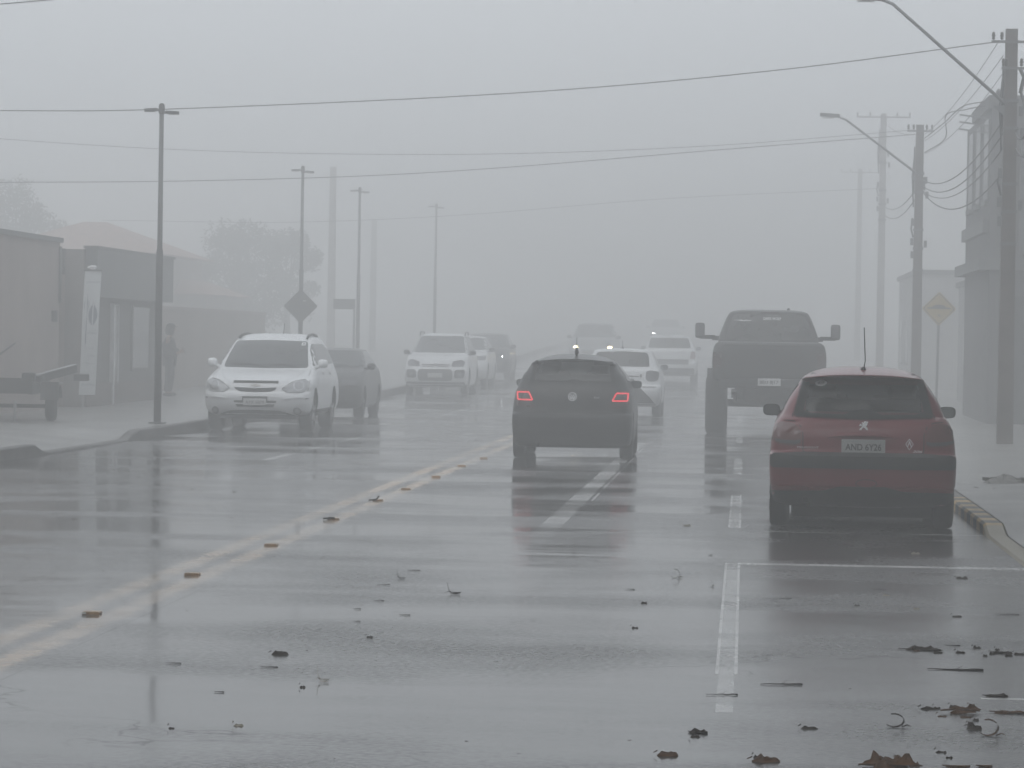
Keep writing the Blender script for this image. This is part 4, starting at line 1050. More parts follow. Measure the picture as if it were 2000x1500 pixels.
for sd in (-1, 1):
    q = [(sd*.42, .66), (sd*.74, .68), (sd*.76, .80), (sd*.5, .79)]; c.patch('head_lamp', M_LENSG, 'front', rpoly(q[::1 if sd > 0 else -1], .03), .006, .01, .05)
c.patch('front_grille', M_TRIM, 'front', rpoly([(-.36, .62), (.36, .62), (.40, .76), (-.40, .76)], .03), .005, .01, .05)
c.patch('lower_grille', M_TRIM, 'front', rpoly([(-.55, .28), (.55, .28), (.5, .46), (-.5, .46)], .03), .005, .01, .05)
c.plate('front', 0, .55, .39, .12, M_PLATE, None, .012)
MB().box((-.28, -1.75, 1.13), (.16, .02, .14), Matrix.Rotation(R(30), 3, 'X')).build('windscreen_card', M_STICK, c.root)

def crossover():
    c, k = facing('white_crossover', 850, 93.8, 'white crossover facing the camera, chevron grille, middle of the left-hand row', 'car', 4.3, .86, 1.64, 1.08, 3.45, 3.15, .5, 2.1, MATS['white_car_paint'], .33)
    for sd in (-1, 1):
        q = [(sd*.42, .745), (sd*.74, .745), (sd*.77, .87), (sd*.68, .93), (sd*.45, .88)]; c.patch('head_lamp', M_LENSG, 'front', rpoly(q[::1 if sd > 0 else -1], .03), .008, .01, .05)
        q = [(sd*.50, .44), (sd*.76, .44), (sd*.78, .66), (sd*.52, .66)]; fh = c.patch('fog_housing', M_TRIMG, 'front', rpoly(q[::1 if sd > 0 else -1], .06), .008, .01, .05)
        c.patch('fog_lens', M_LENSC, 'front', ellipse(sd*.64, .54, .05, .05, 18), .012, 0, .04, fh)
        MB().tube([(sd*.60, .8-4.3, 1.58), (sd*.61, .95-4.3, 1.665), (sd*.62, 1.9-4.3, 1.665), (sd*.61, 2.1-4.3, 1.58)], .02, 8).build('roof_rail', M_TRIMG, c.root)
        c.seam('front', [(sd*.37, .785), (sd*.06, .785), (0, .82)], .022, 'chevron_bar', M_TRIMG, None, .01); c.seam('front', [(sd*.35, .745), (sd*.07, .745), (0, .778)], .018, 'chevron_bar', M_TRIMG, None, .01)
    c.patch('lower_grille', M_TRIMG, 'front', rpoly([(-.44, .36), (.44, .36), (.47, .50), (.45, .67), (-.45, .67), (-.47, .50)], .08), .008, .01, .05)
    c.plate('front', 0, .51, .39, .12, M_PLATE, None, .02)
    c.patch('lower_valance', M_TRIM, 'front', rpoly([(-.78, .23), (.78, .23), (.78, .33), (-.78, .33)], .03), .008, .01, .06)
crossover()

def pale_pickup():
    c, k = facing('pale_pickup', 893, 103.5, 'pale car parked just behind the white crossover', 'car', 4.6, .86, 1.50, 1.05, 3.6, 3.25, 1.2, 2.4, MATS['white_car_paint'], .32)
    for sd in (-1, 1):
        q = [(sd*.5, .78), (sd*.80, .78), (sd*.80, .92), (sd*.52, .9)]; c.patch('head_lamp', M_LENSG, 'front', rpoly(q[::1 if sd > 0 else -1], .03), .008, .01, .05)
    c.patch('front_grille', M_TRIM, 'front', rpoly([(-.42, .66), (.42, .66), (.45, .88), (-.45, .88)], .04), .008, .01, .06)
pale_pickup()
c, k = facing('dark_hatchback', 943, 113.5, 'dark car with one small lamp lit at the far end of left-hand row', 'car', 4.1, .85, 1.48, 1.02, 3.2, 2.9, .5, 2.1, M_DARKP, .3)
c.patch('front_grille', M_TRIM, 'front', rpoly([(-.4, .60), (.4, .60), (.4, .76), (-.4, .76)], .04), .008, .01, .06)
for sd in (-1, 1):
    la = c.patch('head_lamp', M_LENSG, 'front', rpoly([(sd*.5, .66), (sd*.78, .68), (sd*.78, .80), (sd*.52, .78)][::1 if sd > 0 else -1], .03), .008, .01, .05)
    if sd < 0: c.patch('lit_bulb', M_LITSMALL, 'front', ellipse(-.62, .73, .017, .017, 14), .014, 0, .05, la)

def oncoming():
    c, k = facing('oncoming_van', 1157, 132.0, 'oncoming vehicle with two warm headlights lit, beyond the black hatchback', 'van', 4.6, .90, 1.70, 1.12, 3.9, 3.6, .3, 2.6, M_FOGCARP, .33, py=690)
    for sd in (-1, 1):
        q = [(sd*.46, .70), (sd*.80, .70), (sd*.82, .88), (sd*.5, .86)]; la = c.patch('head_lamp', M_LENSC, 'front', rpoly(q[::1 if sd > 0 else -1], .03), .008, .01, .05)
        n = 14; q = [(sd*.63+.088*math.cos(PI*i/n), .735+.085*math.sin(PI*i/n)) for i in range(n+1)]
        c.patch('lit_bulb', M_LITHEAD, 'front', q, .016, 0, .05, la)
    c.patch('front_grille', M_TRIM, 'front', rpoly([(-.4, .5), (.4, .5), (.42, .66), (-.42, .66)], .04), .008, .01, .06)
oncoming()
def far_oncoming():
    c, k = facing('distant_car', 1298, 178.0, 'barely visible oncoming car with two tiny white lamps, farthest up the hill', 'car', 4.2, .86, 1.48, 1.02, 3.3, 3.0, .5, 2.1, M_FOGCARP, .3, py=660)
    for sd in (-1, 1):
        la = c.patch('head_lamp', M_LENSC, 'front', rpoly([(sd*.42, .64), (sd*.78, .66), (sd*.78, .80), (sd*.46, .78)][::1 if sd > 0 else -1], .03), .008, .01, .05)
        for dx in ((-.045, .045) if sd > 0 else (0,)):
            c.patch('lit_bulb', M_LITSMALL, 'front', ellipse(sd*.55+dx, .73, .022 if sd > 0 else .013, .022 if sd > 0 else .013, 12), .014, 0, .05, la)
far_oncoming()
# ================================================================ street furniture, buildings, trees
M_STEELD = mat('dark_painted_steel', (0.085, 0.088, 0.09), .45, var=.2)
M_GALV = mat('galvanised_steel', (0.16, 0.165, 0.17), .5, metal=.3, var=.2)
M_CONC = mat('pole_concrete', (0.115, 0.102, 0.096), .75, var=.3, scale=2.5)
M_CONCFOG = mat('fog_faded_pole_concrete', (0.36, 0.35, 0.34), .8, var=.15, scale=2.5)  # far poles' fading into the fog is put into this paler colour
M_CABLE = mat('cable_grey', (0.085, 0.085, 0.09), .7)
M_CERAM = mat('insulator', (0.06, 0.05, 0.045), .3)
M_LAMPH = mat('lamp_housing', (0.03, 0.032, 0.034), .5)
M_LAMPL = mat('lamp_lens', (0.4, 0.4, 0.4), .3)
M_SIGNB = mat('sign_back', (0.045, 0.047, 0.04), .6, var=.25)
M_SIGNY = mat('sign_yellow', (0.46, 0.33, 0.10), .5, var=.08)
M_SIGNK = mat('sign_black', (0.02, 0.02, 0.02), .6)

# ---- twin-head street lamps along the left pavement
def street_lamp(px, py, Y, H, label, sc=1.0, lean=0.0):
    b = at(px, py, Y); z0 = zt(Y) + 0.165
    t = empty('street_lamp', (b.x, Y, z0), 0, label, 'street lamp', 'twin-head street lamps on the left pavement', ry=lean)
    h = H
    mb = MB().tube([(0, 0, -.02), (0, 0, h*.54), (0, 0, h*.55), (0, 0, h-.1)], [.062, .056, .044, .037], 16); mb.build('pole', M_STEELD, t)
    MB().box((0, 0, .012), (.26, .26, .024), bevel=.006).build('base_plate', M_STEELD, t)
    MB().lathe([(.05, -.02), (.052, .08), (.045, .13), (.02, .15), (0, .152)], Matrix.Translation((0, 0, h-.12)), 14).build('cap', M_LAMPH, t)
    for sd in (-1, 1):
        mb = MB(); z = h-.10-.02*sd
        mb.bar((sd*.03, 0, z-.01), (sd*.09, 0, z), .05, .04)
        M = Matrix.Translation((sd*.17, 0, z)) @ Matrix.Rotation(sd*R(4), 4, 'Y')
        mb.prism(rpoly([(-.10, -.055), (.06, -.06), (.12, -.035), (.12, .035), (.06, .06), (-.10, .055)], .03), M @ Matrix.Translation((0, 0, -.028)) if sd > 0 else M @ Matrix.Rotation(PI, 4, 'Z') @ Matrix.Translation((0, 0, -.028)), .05)
        hd = mb.build('lamp_head', M_LAMPH, t)
        MB().box((sd*.18, 0, z-.034), (.14, .08, .01), bevel=.003).build('lamp_lens', M_LAMPL, hd)
    return t
def lamp_fit(pxb, pyb, pxt, pyt, Y, label):
    top = at(pxt, pyt, Y); z0 = zt(Y)+.165; base = at(pxb, pyb, Y)
    street_lamp(pxb, pyb, Y, top.z-z0, label)
lamp_fit(307, 830, 324, 205, 57.6, 'nearest and tallest-looking street lamp, standing in front of the grey shop')
lamp_fit(586, 700, 594, 326, 88.0, 'street lamp with the dark diamond sign hung on it')
lamp_fit(698, 700, 698.5, 367, 105.0, 'street lamp rising beside the small rectangular sign')
lamp_fit(848, 690, 857, 399, 126.0, 'faintest of the street lamps, above the white crossover')

# ---- dark diamond warning sign seen from the back, clamped to the second lamp
def diamond(Y, px, py, side, name, label, back=True, post=None):
    c = at(px, py, Y); t = empty(name, (c.x, Y-.10, c.z), 0, label, 'road sign')
    q = rpoly([(0, side*.707), (side*.707, 0), (0, -side*.707), (-side*.707, 0)], .05)
    M = Matrix.Translation((0, .012, 0)) @ Matrix.Rotation(PI/2, 4, 'X')
    MB().prism(q, M, .006).build('sign_plate', M_SIGNB if back else M_SIGNY, t)
    return t
d = diamond(87.7, 588, 598, .61, 'diamond_sign', 'dark diamond road sign on the lamp post behind the dark parked car', True)
br = MB()
for z in (-.16, .16): br.box((0, .06, z), (.16, .09, .035))
br.build('sign_bracket', M_STEELD, d)
MB().prism(rpoly([(.06, .12), (.14, .12), (.14, .145), (.06, .145)], .01), Matrix.Translation((0, .004, 0)) @ Matrix.Rotation(PI/2, 4, 'X'), .004).build('sign_sticker', M_PLATE, d)

# ---- small rectangular sign on its own thin post beside the third lamp
Y = 104.6; c = at(673, 594, Y); g = at(690.5, 700, Y)
t = empty('rectangular_sign', (g.x, Y, zt(Y)+.165), 0, 'small dark rectangular sign on thin post next to a street lamp', 'road sign')
MB().tube([(0, 0, -.02), (0, 0, c.z-zt(Y)-.165+.16)], .035, 12).build('post', M_GALV, t)
MB().box((c.x-g.x-.02, -.04, c.z-zt(Y)-.165), (.62, .02, .30), bevel=.008).build('sign_plate', M_SIGNB, t)
mb = MB()
for k in range(3): mb.box((c.x-g.x-.02, -.0515, c.z-zt(Y)-.165+.06-.06*k), (.40-.08*k, .003, .018))
mb.build('sign_lines', M_GALV, t)

# ---- yellow speed-hump sign on the right pavement
Y = 85.0; c = at(1832, 603, Y); zb = zt(Y)+.14
t = empty('speed_hump_sign', (c.x, Y, zb), 0, 'yellow diamond speed hump warning sign on the right pavement', 'road sign', ry=R(.6))
zc = c.z - zb
MB().tube([(0, .04, -.02), (0, .04, zc+.3)], .032, 12).build('post', M_GALV, t)
def dia(s, y, m, name, par):
    q = rpoly([(0, s), (s, 0), (0, -s), (-s, 0)], .05)
    return MB().prism(q, Matrix.Translation((0, y, zc)) @ Matrix.Rotation(PI/2, 4, 'X'), .005).build(name, m, par)
pl = dia(.415, .005, M_SIGNY, 'sign_plate', t)
o_ = rpoly([(0, .385), (.385, 0), (0, -.385), (-.385, 0)], .05, 4); i_ = rpoly([(0, .36), (.36, 0), (0, -.36), (-.36, 0)], .05, 4)
mb = MB(); n = len(o_); M = Matrix.Translation((0, -.002, zc)) @ Matrix.Rotation(PI/2, 4, 'X')
mb.add([M @ Vector((a, b, 0)) for a, b in o_+i_], [[k, (k+1) % n, n+(k+1) % n, n+k] for k in range(n)]); mb.build('sign_border', M_SIGNK, pl)
hump = [(-.27, -.005), (-.27, .03), (-.17, .035), (-.10, .085), (0, .10), (.10, .085), (.17, .035), (.27, .03), (.27, -.005)]
MB().prism(hump, Matrix.Translation((0, -.001, zc)) @ Matrix.Rotation(PI/2, 4, 'X'), .003).build('hump_symbol', M_SIGNK, pl)
vs, fs = text_mesh('A', .08, bold=.02); MB().add([(v.x, -.003, zc-.16+v.y) for v in vs], fs).build('sign_lettering', M_SIGNK, pl)

# ---- utility poles on the right
def insul(mb, x, y, z):
    mb.lathe([(.012, 0), (.03, .02), (.018, .045), (.035, .06), (.02, .09), (.03, .105), (.0, .13)], Matrix.Translation((x, y, z)), 10)
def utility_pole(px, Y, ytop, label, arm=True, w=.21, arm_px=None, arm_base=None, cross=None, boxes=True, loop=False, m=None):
    tp = at(px, ytop, Y); z0 = zt(Y)+.14
    t = empty('utility_pole', (tp.x, Y, z0), R(0), label, 'utility pole', 'concrete utility poles along the right pavement'); h = tp.z - z0
    mb = MB(); a, b = w/2*1.18, w/2*.86      # tapered square shaft
    vs = [(sx*q, sy*q, z) for z, q in ((-.05, a), (h, b)) for sx, sy in ((-1, -1), (1, -1), (1, 1), (-1, 1))]
    mb.add(vs, [[0, 1, 5, 4], [1, 2, 6, 5], [2, 3, 7, 6], [3, 0, 4, 7], [4, 5, 6, 7]]); mb.build('shaft', m or M_CONC, t)
    if cross:
        mb = MB()
        for (zf, x0, x1) in cross:
            mb.bar((x0, -.16, h-zf), (x1, -.16, h-zf), .035, .04)
        cr = mb.build('cross_arm', M_GALV, t); mb = MB()
        for (zf, x0, x1) in cross:
            for x in (x0+.03, x0*.5, x1*.5, x1-.03):
                insul(mb, x, -.16, h-zf+.03)
        mb.build('insulator', M_CERAM, cr)
    if boxes:
        mb = MB(); mb.tube([(-w*.6, -.05, h-.75), (-w*.8, -.05, h-1.2), (-w*.62, -.05, h-1.9)], .018, 6); mb.tube([(-w*.56, .0, h-.5), (-w*.6, .0, h-1.6)], .02, 6)
        if loop: mb.tube([(w*.6, -.05, h-.6), (w*.95, -.05, h-.75), (w*.7, -.05, h-1.0)], .03, 8); mb.tube([(w*.7, -.05, h-.95), (w*1.3, -.05, h-1.4), (w*2.2, -.05, h-2.1)], .025, 6)
        mb.tube([(-w*.6, -.1, h-2.6), (-w*.85, -.1, h-2.4), (-w*.7, -.1, h-2.15)], .022, 6)
        mb.build('riser_cable', M_CABLE, t)
        for z in (h-1.12, h-1.55, h-2.42, h-2.85, h-3.35):
            MB().box((0, 0, z), (w*1.16, w*1.16, .05)).build('clamp_band', M_GALV, t)
        for x, z in ((-w*.75, h-2.7), (w*.8, h-2.75), (-w*.7, h-3.0), (w*.9, h-1.62), (-w*.7, h-2.25), (w*.75, h-1.28)): MB().box((x, -.12, z), (.07, .07, .16), bevel=.01).build('junction_box', M_GALV, t)
    if arm:
        A = at(*arm_base, Y); B = at(*arm_px, Y); A.x -= tp.x; B.x -= tp.x; A.z -= z0; B.z -= z0
        A = Vector((A.x, -.08, A.z)); B = Vector((B.x, -.35, B.z)); d = (B-A).normalized(); E = Vector((B.x-.2, B.y, B.z+.075))
        K = A + (B-A)*.97
        ar = MB().tube([A-d*.28, A, A.lerp(B, .5), K, B, E], [.034, .028, .027, .026, .025, .024], 12).build('lamp_arm', M_GALV, t)
        MB().prism([(-.34, 0), (0, -.0), (0, -.32)], Matrix.Translation((A.x+.25, A.y+.01, A.z-.12)) @ Matrix.Rotation(PI/2, 4, 'X'), .02).build('arm_bracket', M_GALV, t)
        mb = MB(); mb.prism(rpoly([(0, -.06), (-.30, -.10), (-.46, -.07), (-.46, .07), (-.30, .10), (0, .06)], .04), Matrix.Translation((E.x+.05, E.y, E.z-.03)) @ Matrix.Rotation(R(4), 4, 'Y'), .08)
        hd = mb.build('lamp_head', M_LAMPH, ar); MB().box((E.x-.22, E.y, E.z-.035), (.26, .13, .02), bevel=.006).build('lamp_lens', M_LAMPL, hd)
    return t
P1, P2, P3 = 55.6, 82.0, 112.0
utility_pole(1976, P1, 57, 'nearest utility pole, big and dark at the right edge', arm_px=(1742, 12), arm_base=(1950, 192), cross=[(.21, -.32, .42), (.62, -.16, .3)], loop=True)
utility_pole(1797, P2, 244, 'utility pole with its lamp arm fully visible, behind the speed hump sign', arm_px=(1652, 236), arm_base=(1786, 336), cross=[(.15, -.3, .3)], w=.20)
utility_pole(1726, P3, 222, 'faint tall utility pole with a wide cross-arm, above the pickup', arm=False, arm_px=(1660, 316), arm_base=(1712, 368), cross=[(.12, -.85, .85)], w=.21, m=M_CONCFOG)
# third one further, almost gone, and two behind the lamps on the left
utility_pole(1680, 148.0, 330, 'palest utility pole, farthest along the right pavement', arm=False, cross=[(.15, -.8, .8)], boxes=False, m=M_CONCFOG)
t = utility_pole(651, 126.0, 326, 'pale utility pole between two street lamps on the left', arm=False, boxes=False, w=.24, m=M_CONCFOG); t['group'] = 'utility poles on the left pavement'
t = utility_pole(731, 150.0, 430, 'palest pole on the left, right of the rectangular sign', arm=False, boxes=False, w=.24, m=M_CONCFOG); t['group'] = 'utility poles on the left pavement'

# ---- overhead wires: each span is one cable
def wire(pts, label, sag=0.0, r=0.0068, n=40, name='overhead_wire', group='wires slung across the street'):
    """pts: control points the cable passes through (smooth curve)"""
    P = [Vector(p) for p in pts]; out = []
    if len(P) == 2:
        for i in range(n+1):
            t = i/n; p = P[0].lerp(P[1], t); p.z -= sag*4*t*(1-t); out.append(p)
    else:
        Q = [P[0]*2-P[1]] + P + [P[-1]*2-P[-2]]
        for i in range(1, len(Q)-2):
            for k in range(12): out.append(Vector(catmull(Q[i-1], Q[i], Q[i+1], Q[i+2], k/12)))
        out.append(P[-1])
    o = MB().tube(out, r, 6).build(name, M_CABLE)
    return tag(o, label, 'wire', group)
wire([at(1952, 81, P1), at(1500, 139, 56.5), at(1000, 182, 57), at(330, 213, 57.5), at(0, 216, 58), at(-260, 214, 58.4)], 'highest full-width wire, meeting the nearest street lamp head', r=0.0087)
wire([at(1782, 254, P2), at(1400, 284, 80), at(1000, 300, 80), at(620, 300, 80), at(300, 290, 80), at(0, 271, 80), at(-200, 255, 80)], 'faint upper wire of the middle pair, sagging across the street', r=0.0074)
wire([at(1782, 263, P2), at(1400, 293, 78), at(1000, 326, 77), at(700, 344, 76.5), at(330, 354, 76), at(0, 356, 76), at(-200, 357, 76)], 'lower wire of the middle pair, crossing the lamp with the diamond sign', r=0.0099)
wire([at(190, -8, 50), at(0, 8, 50), at(-150, 20, 50)], 'short bit of wire in the top left corner', r=0.0087)
wire([at(1719, 368, P3), at(1300, 388, 112), at(900, 420, 112), at(560, 434, 112), at(200, 430, 112)], 'lowest and palest wire across the street', r=0.0087)
K = 'cables strung between the utility poles'
def span(a, b, sag, lab, r=0.0087): wire([a, b], lab, sag, r, group=K)
span(at(1950, 82, P1) + Vector((0, .1, 0)), at(1806, 262, P2), .15, 'uppermost straight cable between the two nearest poles', 0.0056)
span(at(1960, 108, P1), at(1806, 275, P2), .15, 'second straight cable between the two nearest poles', 0.0056)
span(at(1962, 138, P1), at(1806, 300, P2), .2, 'third straight cable between the two nearest poles', 0.0056)
span(at(1962, 230, P1), at(1803, 352, P2), .42, 'upper drooping cable below the lamp arm of nearest pole', 0.0112)
span(at(1962, 256, P1), at(1803, 364, P2), .45, 'second drooping cable below the lamp arm of nearest pole', 0.0112)
span(at(1962, 285, P1), at(1803, 374, P2), .42, 'third drooping cable below the lamp arm of nearest pole', 0.0091)
span(at(1964, 330, P1), at(1803, 376, P2), .5, 'lowest drooping cable, dipping toward the second pole', 0.0126)
span(at(1962, 305, P1), at(1960, 300, P1)+Vector((3.2, 1.2, .4)), .05, 'cable from the nearest pole to the right-hand building', 0.0084)
span(at(1984, 260, P1), at(2040, 130, 30), .3, 'cable leaving the nearest pole toward the camera', 0.0112)
span(at(1984, 290, P1), at(2060, 180, 30), .3, 'lower cable leaving the nearest pole toward the camera', 0.0112)
span(at(1794, 362, P2), at(1730, 405, P3), .25, 'upper cable from second pole on to the faint tall pole', 0.0126)
span(at(1794, 378, P2), at(1728, 420, P3), .3, 'lower cable from second pole on to the faint tall pole', 0.0140)
span(at(1790, 262, P2), at(1735, 246, P3), .1, 'top cable from second pole on to the faint tall pole', 0.0084)
# power cables from the front of the second pole up to a bracket on the building
wire([at(1806, 270, P2), at(1846, 238, 75), at(1880, 208, 71.5), at(1925, 198, 70.6)], 'cable curving from second pole up to the corner of the building', r=0.0112, group=K)
wire([at(1806, 298, P2), at(1846, 270, 75), at(1848, 225, 74.5), at(1886, 214, 71.5), at(1925, 206, 70.6)], 'looped cable hanging in front of the tall building corner', r=0.0112, group=K)

# ================================================================ left side buildings
M_PLASTER = mat('beige_plaster', (0.31, 0.265, 0.245), .85, var=.16, scale=.8)
M_GREYW = mat('grey_plaster', (0.072, 0.076, 0.074), .85, var=.14, scale=.8)
M_FASCIA = mat('grey_fascia', (0.12, 0.128, 0.128), .6, var=.1, scale=1.2)
M_PIL = mat('pale_pilaster', (0.20, 0.185, 0.175), .8, var=.12)
M_DADO = mat('brown_dado', (0.085, 0.068, 0.06), .8, var=.2)
M_DOORD = mat('dark_door', (0.018, 0.016, 0.018), .6, var=.2)
M_TILE = mat('clay_roof_tiles', (0.34, 0.22, 0.18), .8, var=.3, scale=5, bump=.02, bscale=8)
M_PINKW = mat('pinkish_wall', (0.26, 0.225, 0.20), .85, var=.15, scale=.6)
M_FRAMEW = mat('white_frame', (0.52, 0.53, 0.53), .6)
M_WIN = mat('window_dark', (0.05, 0.053, 0.056), .15, var=.3)
M_BUILDG = mat('grey_render', (0.105, 0.105, 0.11), .85, var=.2, scale=.7)
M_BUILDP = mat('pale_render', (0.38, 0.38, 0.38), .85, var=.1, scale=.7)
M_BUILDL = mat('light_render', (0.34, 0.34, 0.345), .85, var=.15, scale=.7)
def wall(mb, x0, y0, z0, x1, y1, z1):
    mb.box(((x0+x1)/2, (y0+y1)/2, (z0+z1)/2), (abs(x1-x0), abs(y1-y0), abs(z1-z0)))

t = empty('beige_building', (-13.3, 60, 0), 0, 'plain beige single-storey wall at the left edge, behind the trailer', 'building')
mb = MB(); wall(mb, -9, -68, -.3, 0, 7.9, 3.38); mb.build('wall', M_PLASTER, t)  # wall run on out of view towards the viewer to block side light
mb = MB(); wall(mb, -9.05, -68.05, 3.38, .06, 7.95, 3.47); mb.build('coping', M_FASCIA, t)
mb = MB(); mb.tube([(.05, 7.7, 3.3), (.05, 7.7, 2.2)], .03, 8); mb.build('rain_pipe', M_STEELD, t)
MB().box((.05, 7.2, 1.95), (.1, .14, .22), bevel=.02).build('wall_lamp', M_DOORD, t)

S = at(165, 600, 68.6)
bx = S.x - .02
t = empty('grey_shop', (bx, 68.6, 0), 0, 'low dark grey shop with a wide fascia and white banner', 'building')
zt0 = at(166, 482, 68.6).z
mb = MB(); wall(mb, -7, .02, -.3, -.04, 9.4, zt0-.1); mb.build('wall', M_GREYW, t)
mb = MB(); wall(mb, -6.98, 0.0, .0, -.36, .018, zt0-.55); mb.build('side_wall', M_PLASTER, t)
mb = MB(); wall(mb, -.035, .25, zt0-.98, .22, 9.5, zt0-.02); wall(mb, -.06, .22, zt0-.02, .26, 9.55, zt0+.03); mb.build('fascia', M_FASCIA, t)
mb = MB(); wall(mb, -.36, -.06, -.1, .0, .22, zt0-.05); mb.build('pillar', M_PIL, t); 
mb = MB(); wall(mb, -3.5, -.10, zt0-.38, -.37, .0, zt0-.04); mb.build('side_fascia', M_FASCIA, t)
mb = MB()
for k in range(3): mb.bar((-1.5, -.05, zt0-.98+.22*k), (-.42, -.05, zt0-.42+.08*k), .05, .05)
mb.build('awning_strut', M_PIL, t)
mb = MB(); wall(mb, -1.02, -.03, .15, -.62, -.003, 2.05); d = mb.build('door', M_DOORD, t)
mb = MB(); wall(mb, -1.06, -.025, .15, -1.02, 0.0, 2.09); wall(mb, -.62, -.025, .15, -.58, 0.0, 2.09); mb.build('frame', M_PLASTER, d)
mb = MB(); wall(mb, -.03, .25, -.1, .03, 9.35, .62); mb.build('dado', M_DADO, t)
w = MB(); wall(w, -.03, 3.2, .2, .012, 3.8, 2.2); d = w.build('shop_door', M_WIN, t)
w = MB(); wall(w, -.03, 3.08, .0, .06, 3.2, 2.25); wall(w, -.03, 3.8, .2, .03, 3.86, 2.25); w.build('door_jamb', M_FRAMEW, d)
w = MB(); wall(w, -.03, 5.6, .9, .012, 7.6, 2.2); d = w.build('shop_window', M_WIN, t)
w = MB(); wall(w, -.03, 5.54, .84, .02, 5.6, 2.26); wall(w, -.03, 7.6, .84, .02, 7.66, 2.26); wall(w, -.03, 5.6, 2.2, .02, 7.6, 2.26); wall(w, -.03, 5.6, .84, .02, 7.6, .9); w.build('window_frame', M_GREYW, d)

# ---- tall white banner tied to the shop's corner, a second narrow one further along
M_BAN = mat('banner_cloth', (0.66, 0.69, 0.70), .7, var=.06)
M_BANP = mat('banner_print', (0.13, 0.17, 0.21), .7)
def banner(px0, px1, pyt, pyb, Y, label, main=True):
    a = at(px0, pyt, Y); b = at(px1, pyt, Y); z1 = a.z; z0 = at(px0, pyb, Y).z; wd = b.x-a.x; lean = (at(px0-9, pyb, Y).x - at(px0, pyb, Y).x) if main else -.03
    t = empty('banner', ((a.x+b.x)/2, Y, z0), 0, label, 'banner'); h = z1-z0
    mb = MB(); vs = []; fs = []; n = 14
    for i in range(n+1):
        f = i/n; bul = .02*math.sin(f*PI*2.3)
        for s_ in (-1, 1): vs.append((s_*wd/2 + lean*(1-f), bul + .01*s_, h*f)); 
    for i in range(n): fs.append([2*i, 2*i+1, 2*i+3, 2*i+2])
    cl = mb.add(vs, fs, True).build('cloth', M_BAN, t)
    md = bpy.data.meshes.get(cl.data.name)
    MB().tube([(-wd/2-.03, 0, h+.01), (wd/2+.03, 0, h+.01)], .014, 8).build('top_rod', M_STEELD, t)
    def X(f): return lean*(1-f)
    def Yf(f): return .02*math.sin(f*PI*2.3) - .016
    def draw(poly, name='printed_mark'):
        mb = MB(); mb.add([(x*wd + X(z), Yf(z) - .004, z*h) for x, z in poly], [list(range(len(poly)))]); mb.build(name, M_BANP, cl)
    n = 16
    L_ = [(.14 - .16*math.sin(PI*i/n), .56 + .19*(i/n)) for i in range(n+1)]
    draw([(.10-.015*math.sin(PI*i/n), .56+.17*i/n) for i in range(n+1)][::-1] + [(.10 - .23*math.sin(PI*i/n)**.8, .56 + .17*i/n) for i in range(n+1)], 'leaf_emblem')
    draw([(.17+.0*i, .56+.17*i/n) for i in range(n+1)][::-1] + [(.17 + .24*math.sin(PI*i/n)**.8, .56 + .17*i/n) for i in range(n+1)], 'leaf_emblem')
    if main:
        for (x, z, wtxt, htxt, s) in ((.12, .50, .62, .016, 'NATURAL'), (.14, .375, .38, .012, 'MASSA'), (.14, .315, .46, .012, 'CREMES'), (.14, .255, .42, .012, 'SALAO'), (.05, .08, .84, .016, 'ESTETICA'), (.05, .91, .8, .012, 'ABERTO')):
            vs, fs = text_mesh(s, htxt*h, width=wtxt*wd)
            MB().add([(v.x + x*wd + X(z), Yf(z)-.004, z*h + v.y) for v in vs], fs).build('printed_lettering', M_BANP, cl)
        draw([(-.40, .70), (-.36, .70), (-.36, .76), (-.40, .76)]); draw([(-.28, .42), (-.22, .40), (-.21, .80), (-.25, .82)]); draw([(-.16, .70), (-.12, .70), (-.12, .76), (-.16, .76)])
    return t
banner(166, 198, 529, 771, 68.0, 'tall white banner with a leaf emblem on the corner of the shop')
b2 = banner(262, 275, 612, 740, 75.4, 'narrow pale banner further along the shop wall', False)
# a white plastic bag caught on top of the tall banner
c_ = at(180, 522, 67.98)
mb = MB(); rnd = random.Random(3); vs = []
for i in range(6):
    for k in range(10):
        th = PI*i/5; ph = 2*PI*k/10; q = 1 + rnd.uniform(-.35, .35)
        vs.append((c_.x + .085*q*math.sin(th)*math.cos(ph), c_.y + .05*q*math.sin(th)*math.sin(ph), c_.z + .035*q*math.cos(th)))
fs = [[i*10+k, i*10+(k+1) % 10, (i+1)*10+(k+1) % 10, (i+1)*10+k] for i in range(5) for k in range(10)]
tag(mb.add(vs, fs).build('plastic_bag', M_STICK), 'crumpled white bag caught on top of the tall banner', 'bag')
# round lit-looking shop sign at the far end of the shop
c_ = at(304, 566, 78.2)
t = empty('wall_sign', (c_.x+.1, 77.9, c_.z), 0, 'pale oval hanging sign at the far end of the shop', 'shop sign')
MB().prism(rpoly([(-.10, -.28), (.10, -.28), (.10, .30), (-.10, .30)], .09), Matrix.Rotation(PI/2, 4, 'X'), .05).build('sign_panel', mat('cream_panel', (.5, .47, .42), .6), t)
MB().bar((-.25, -.02, .25), (.0, -.02, .25), .03, .03).build('sign_bracket', M_STEELD, t)

# ---- long pinkish boundary wall beyond the shop, with a coping
x_ = at(330, 700, 82).x - .75
t = empty('boundary_wall', (x_, 80, 0), 0, 'pinkish boundary wall behind the white SUV', 'wall')
mb = MB(); wall(mb, -.2, -1.8, -.3, 0, 24, 2.25); mb.build('wall_face', M_PINKW, t)
mb = MB(); wall(mb, -.24, -1.8, 2.25, .04, 24, 2.33); mb.build('coping', M_PLASTER, t)

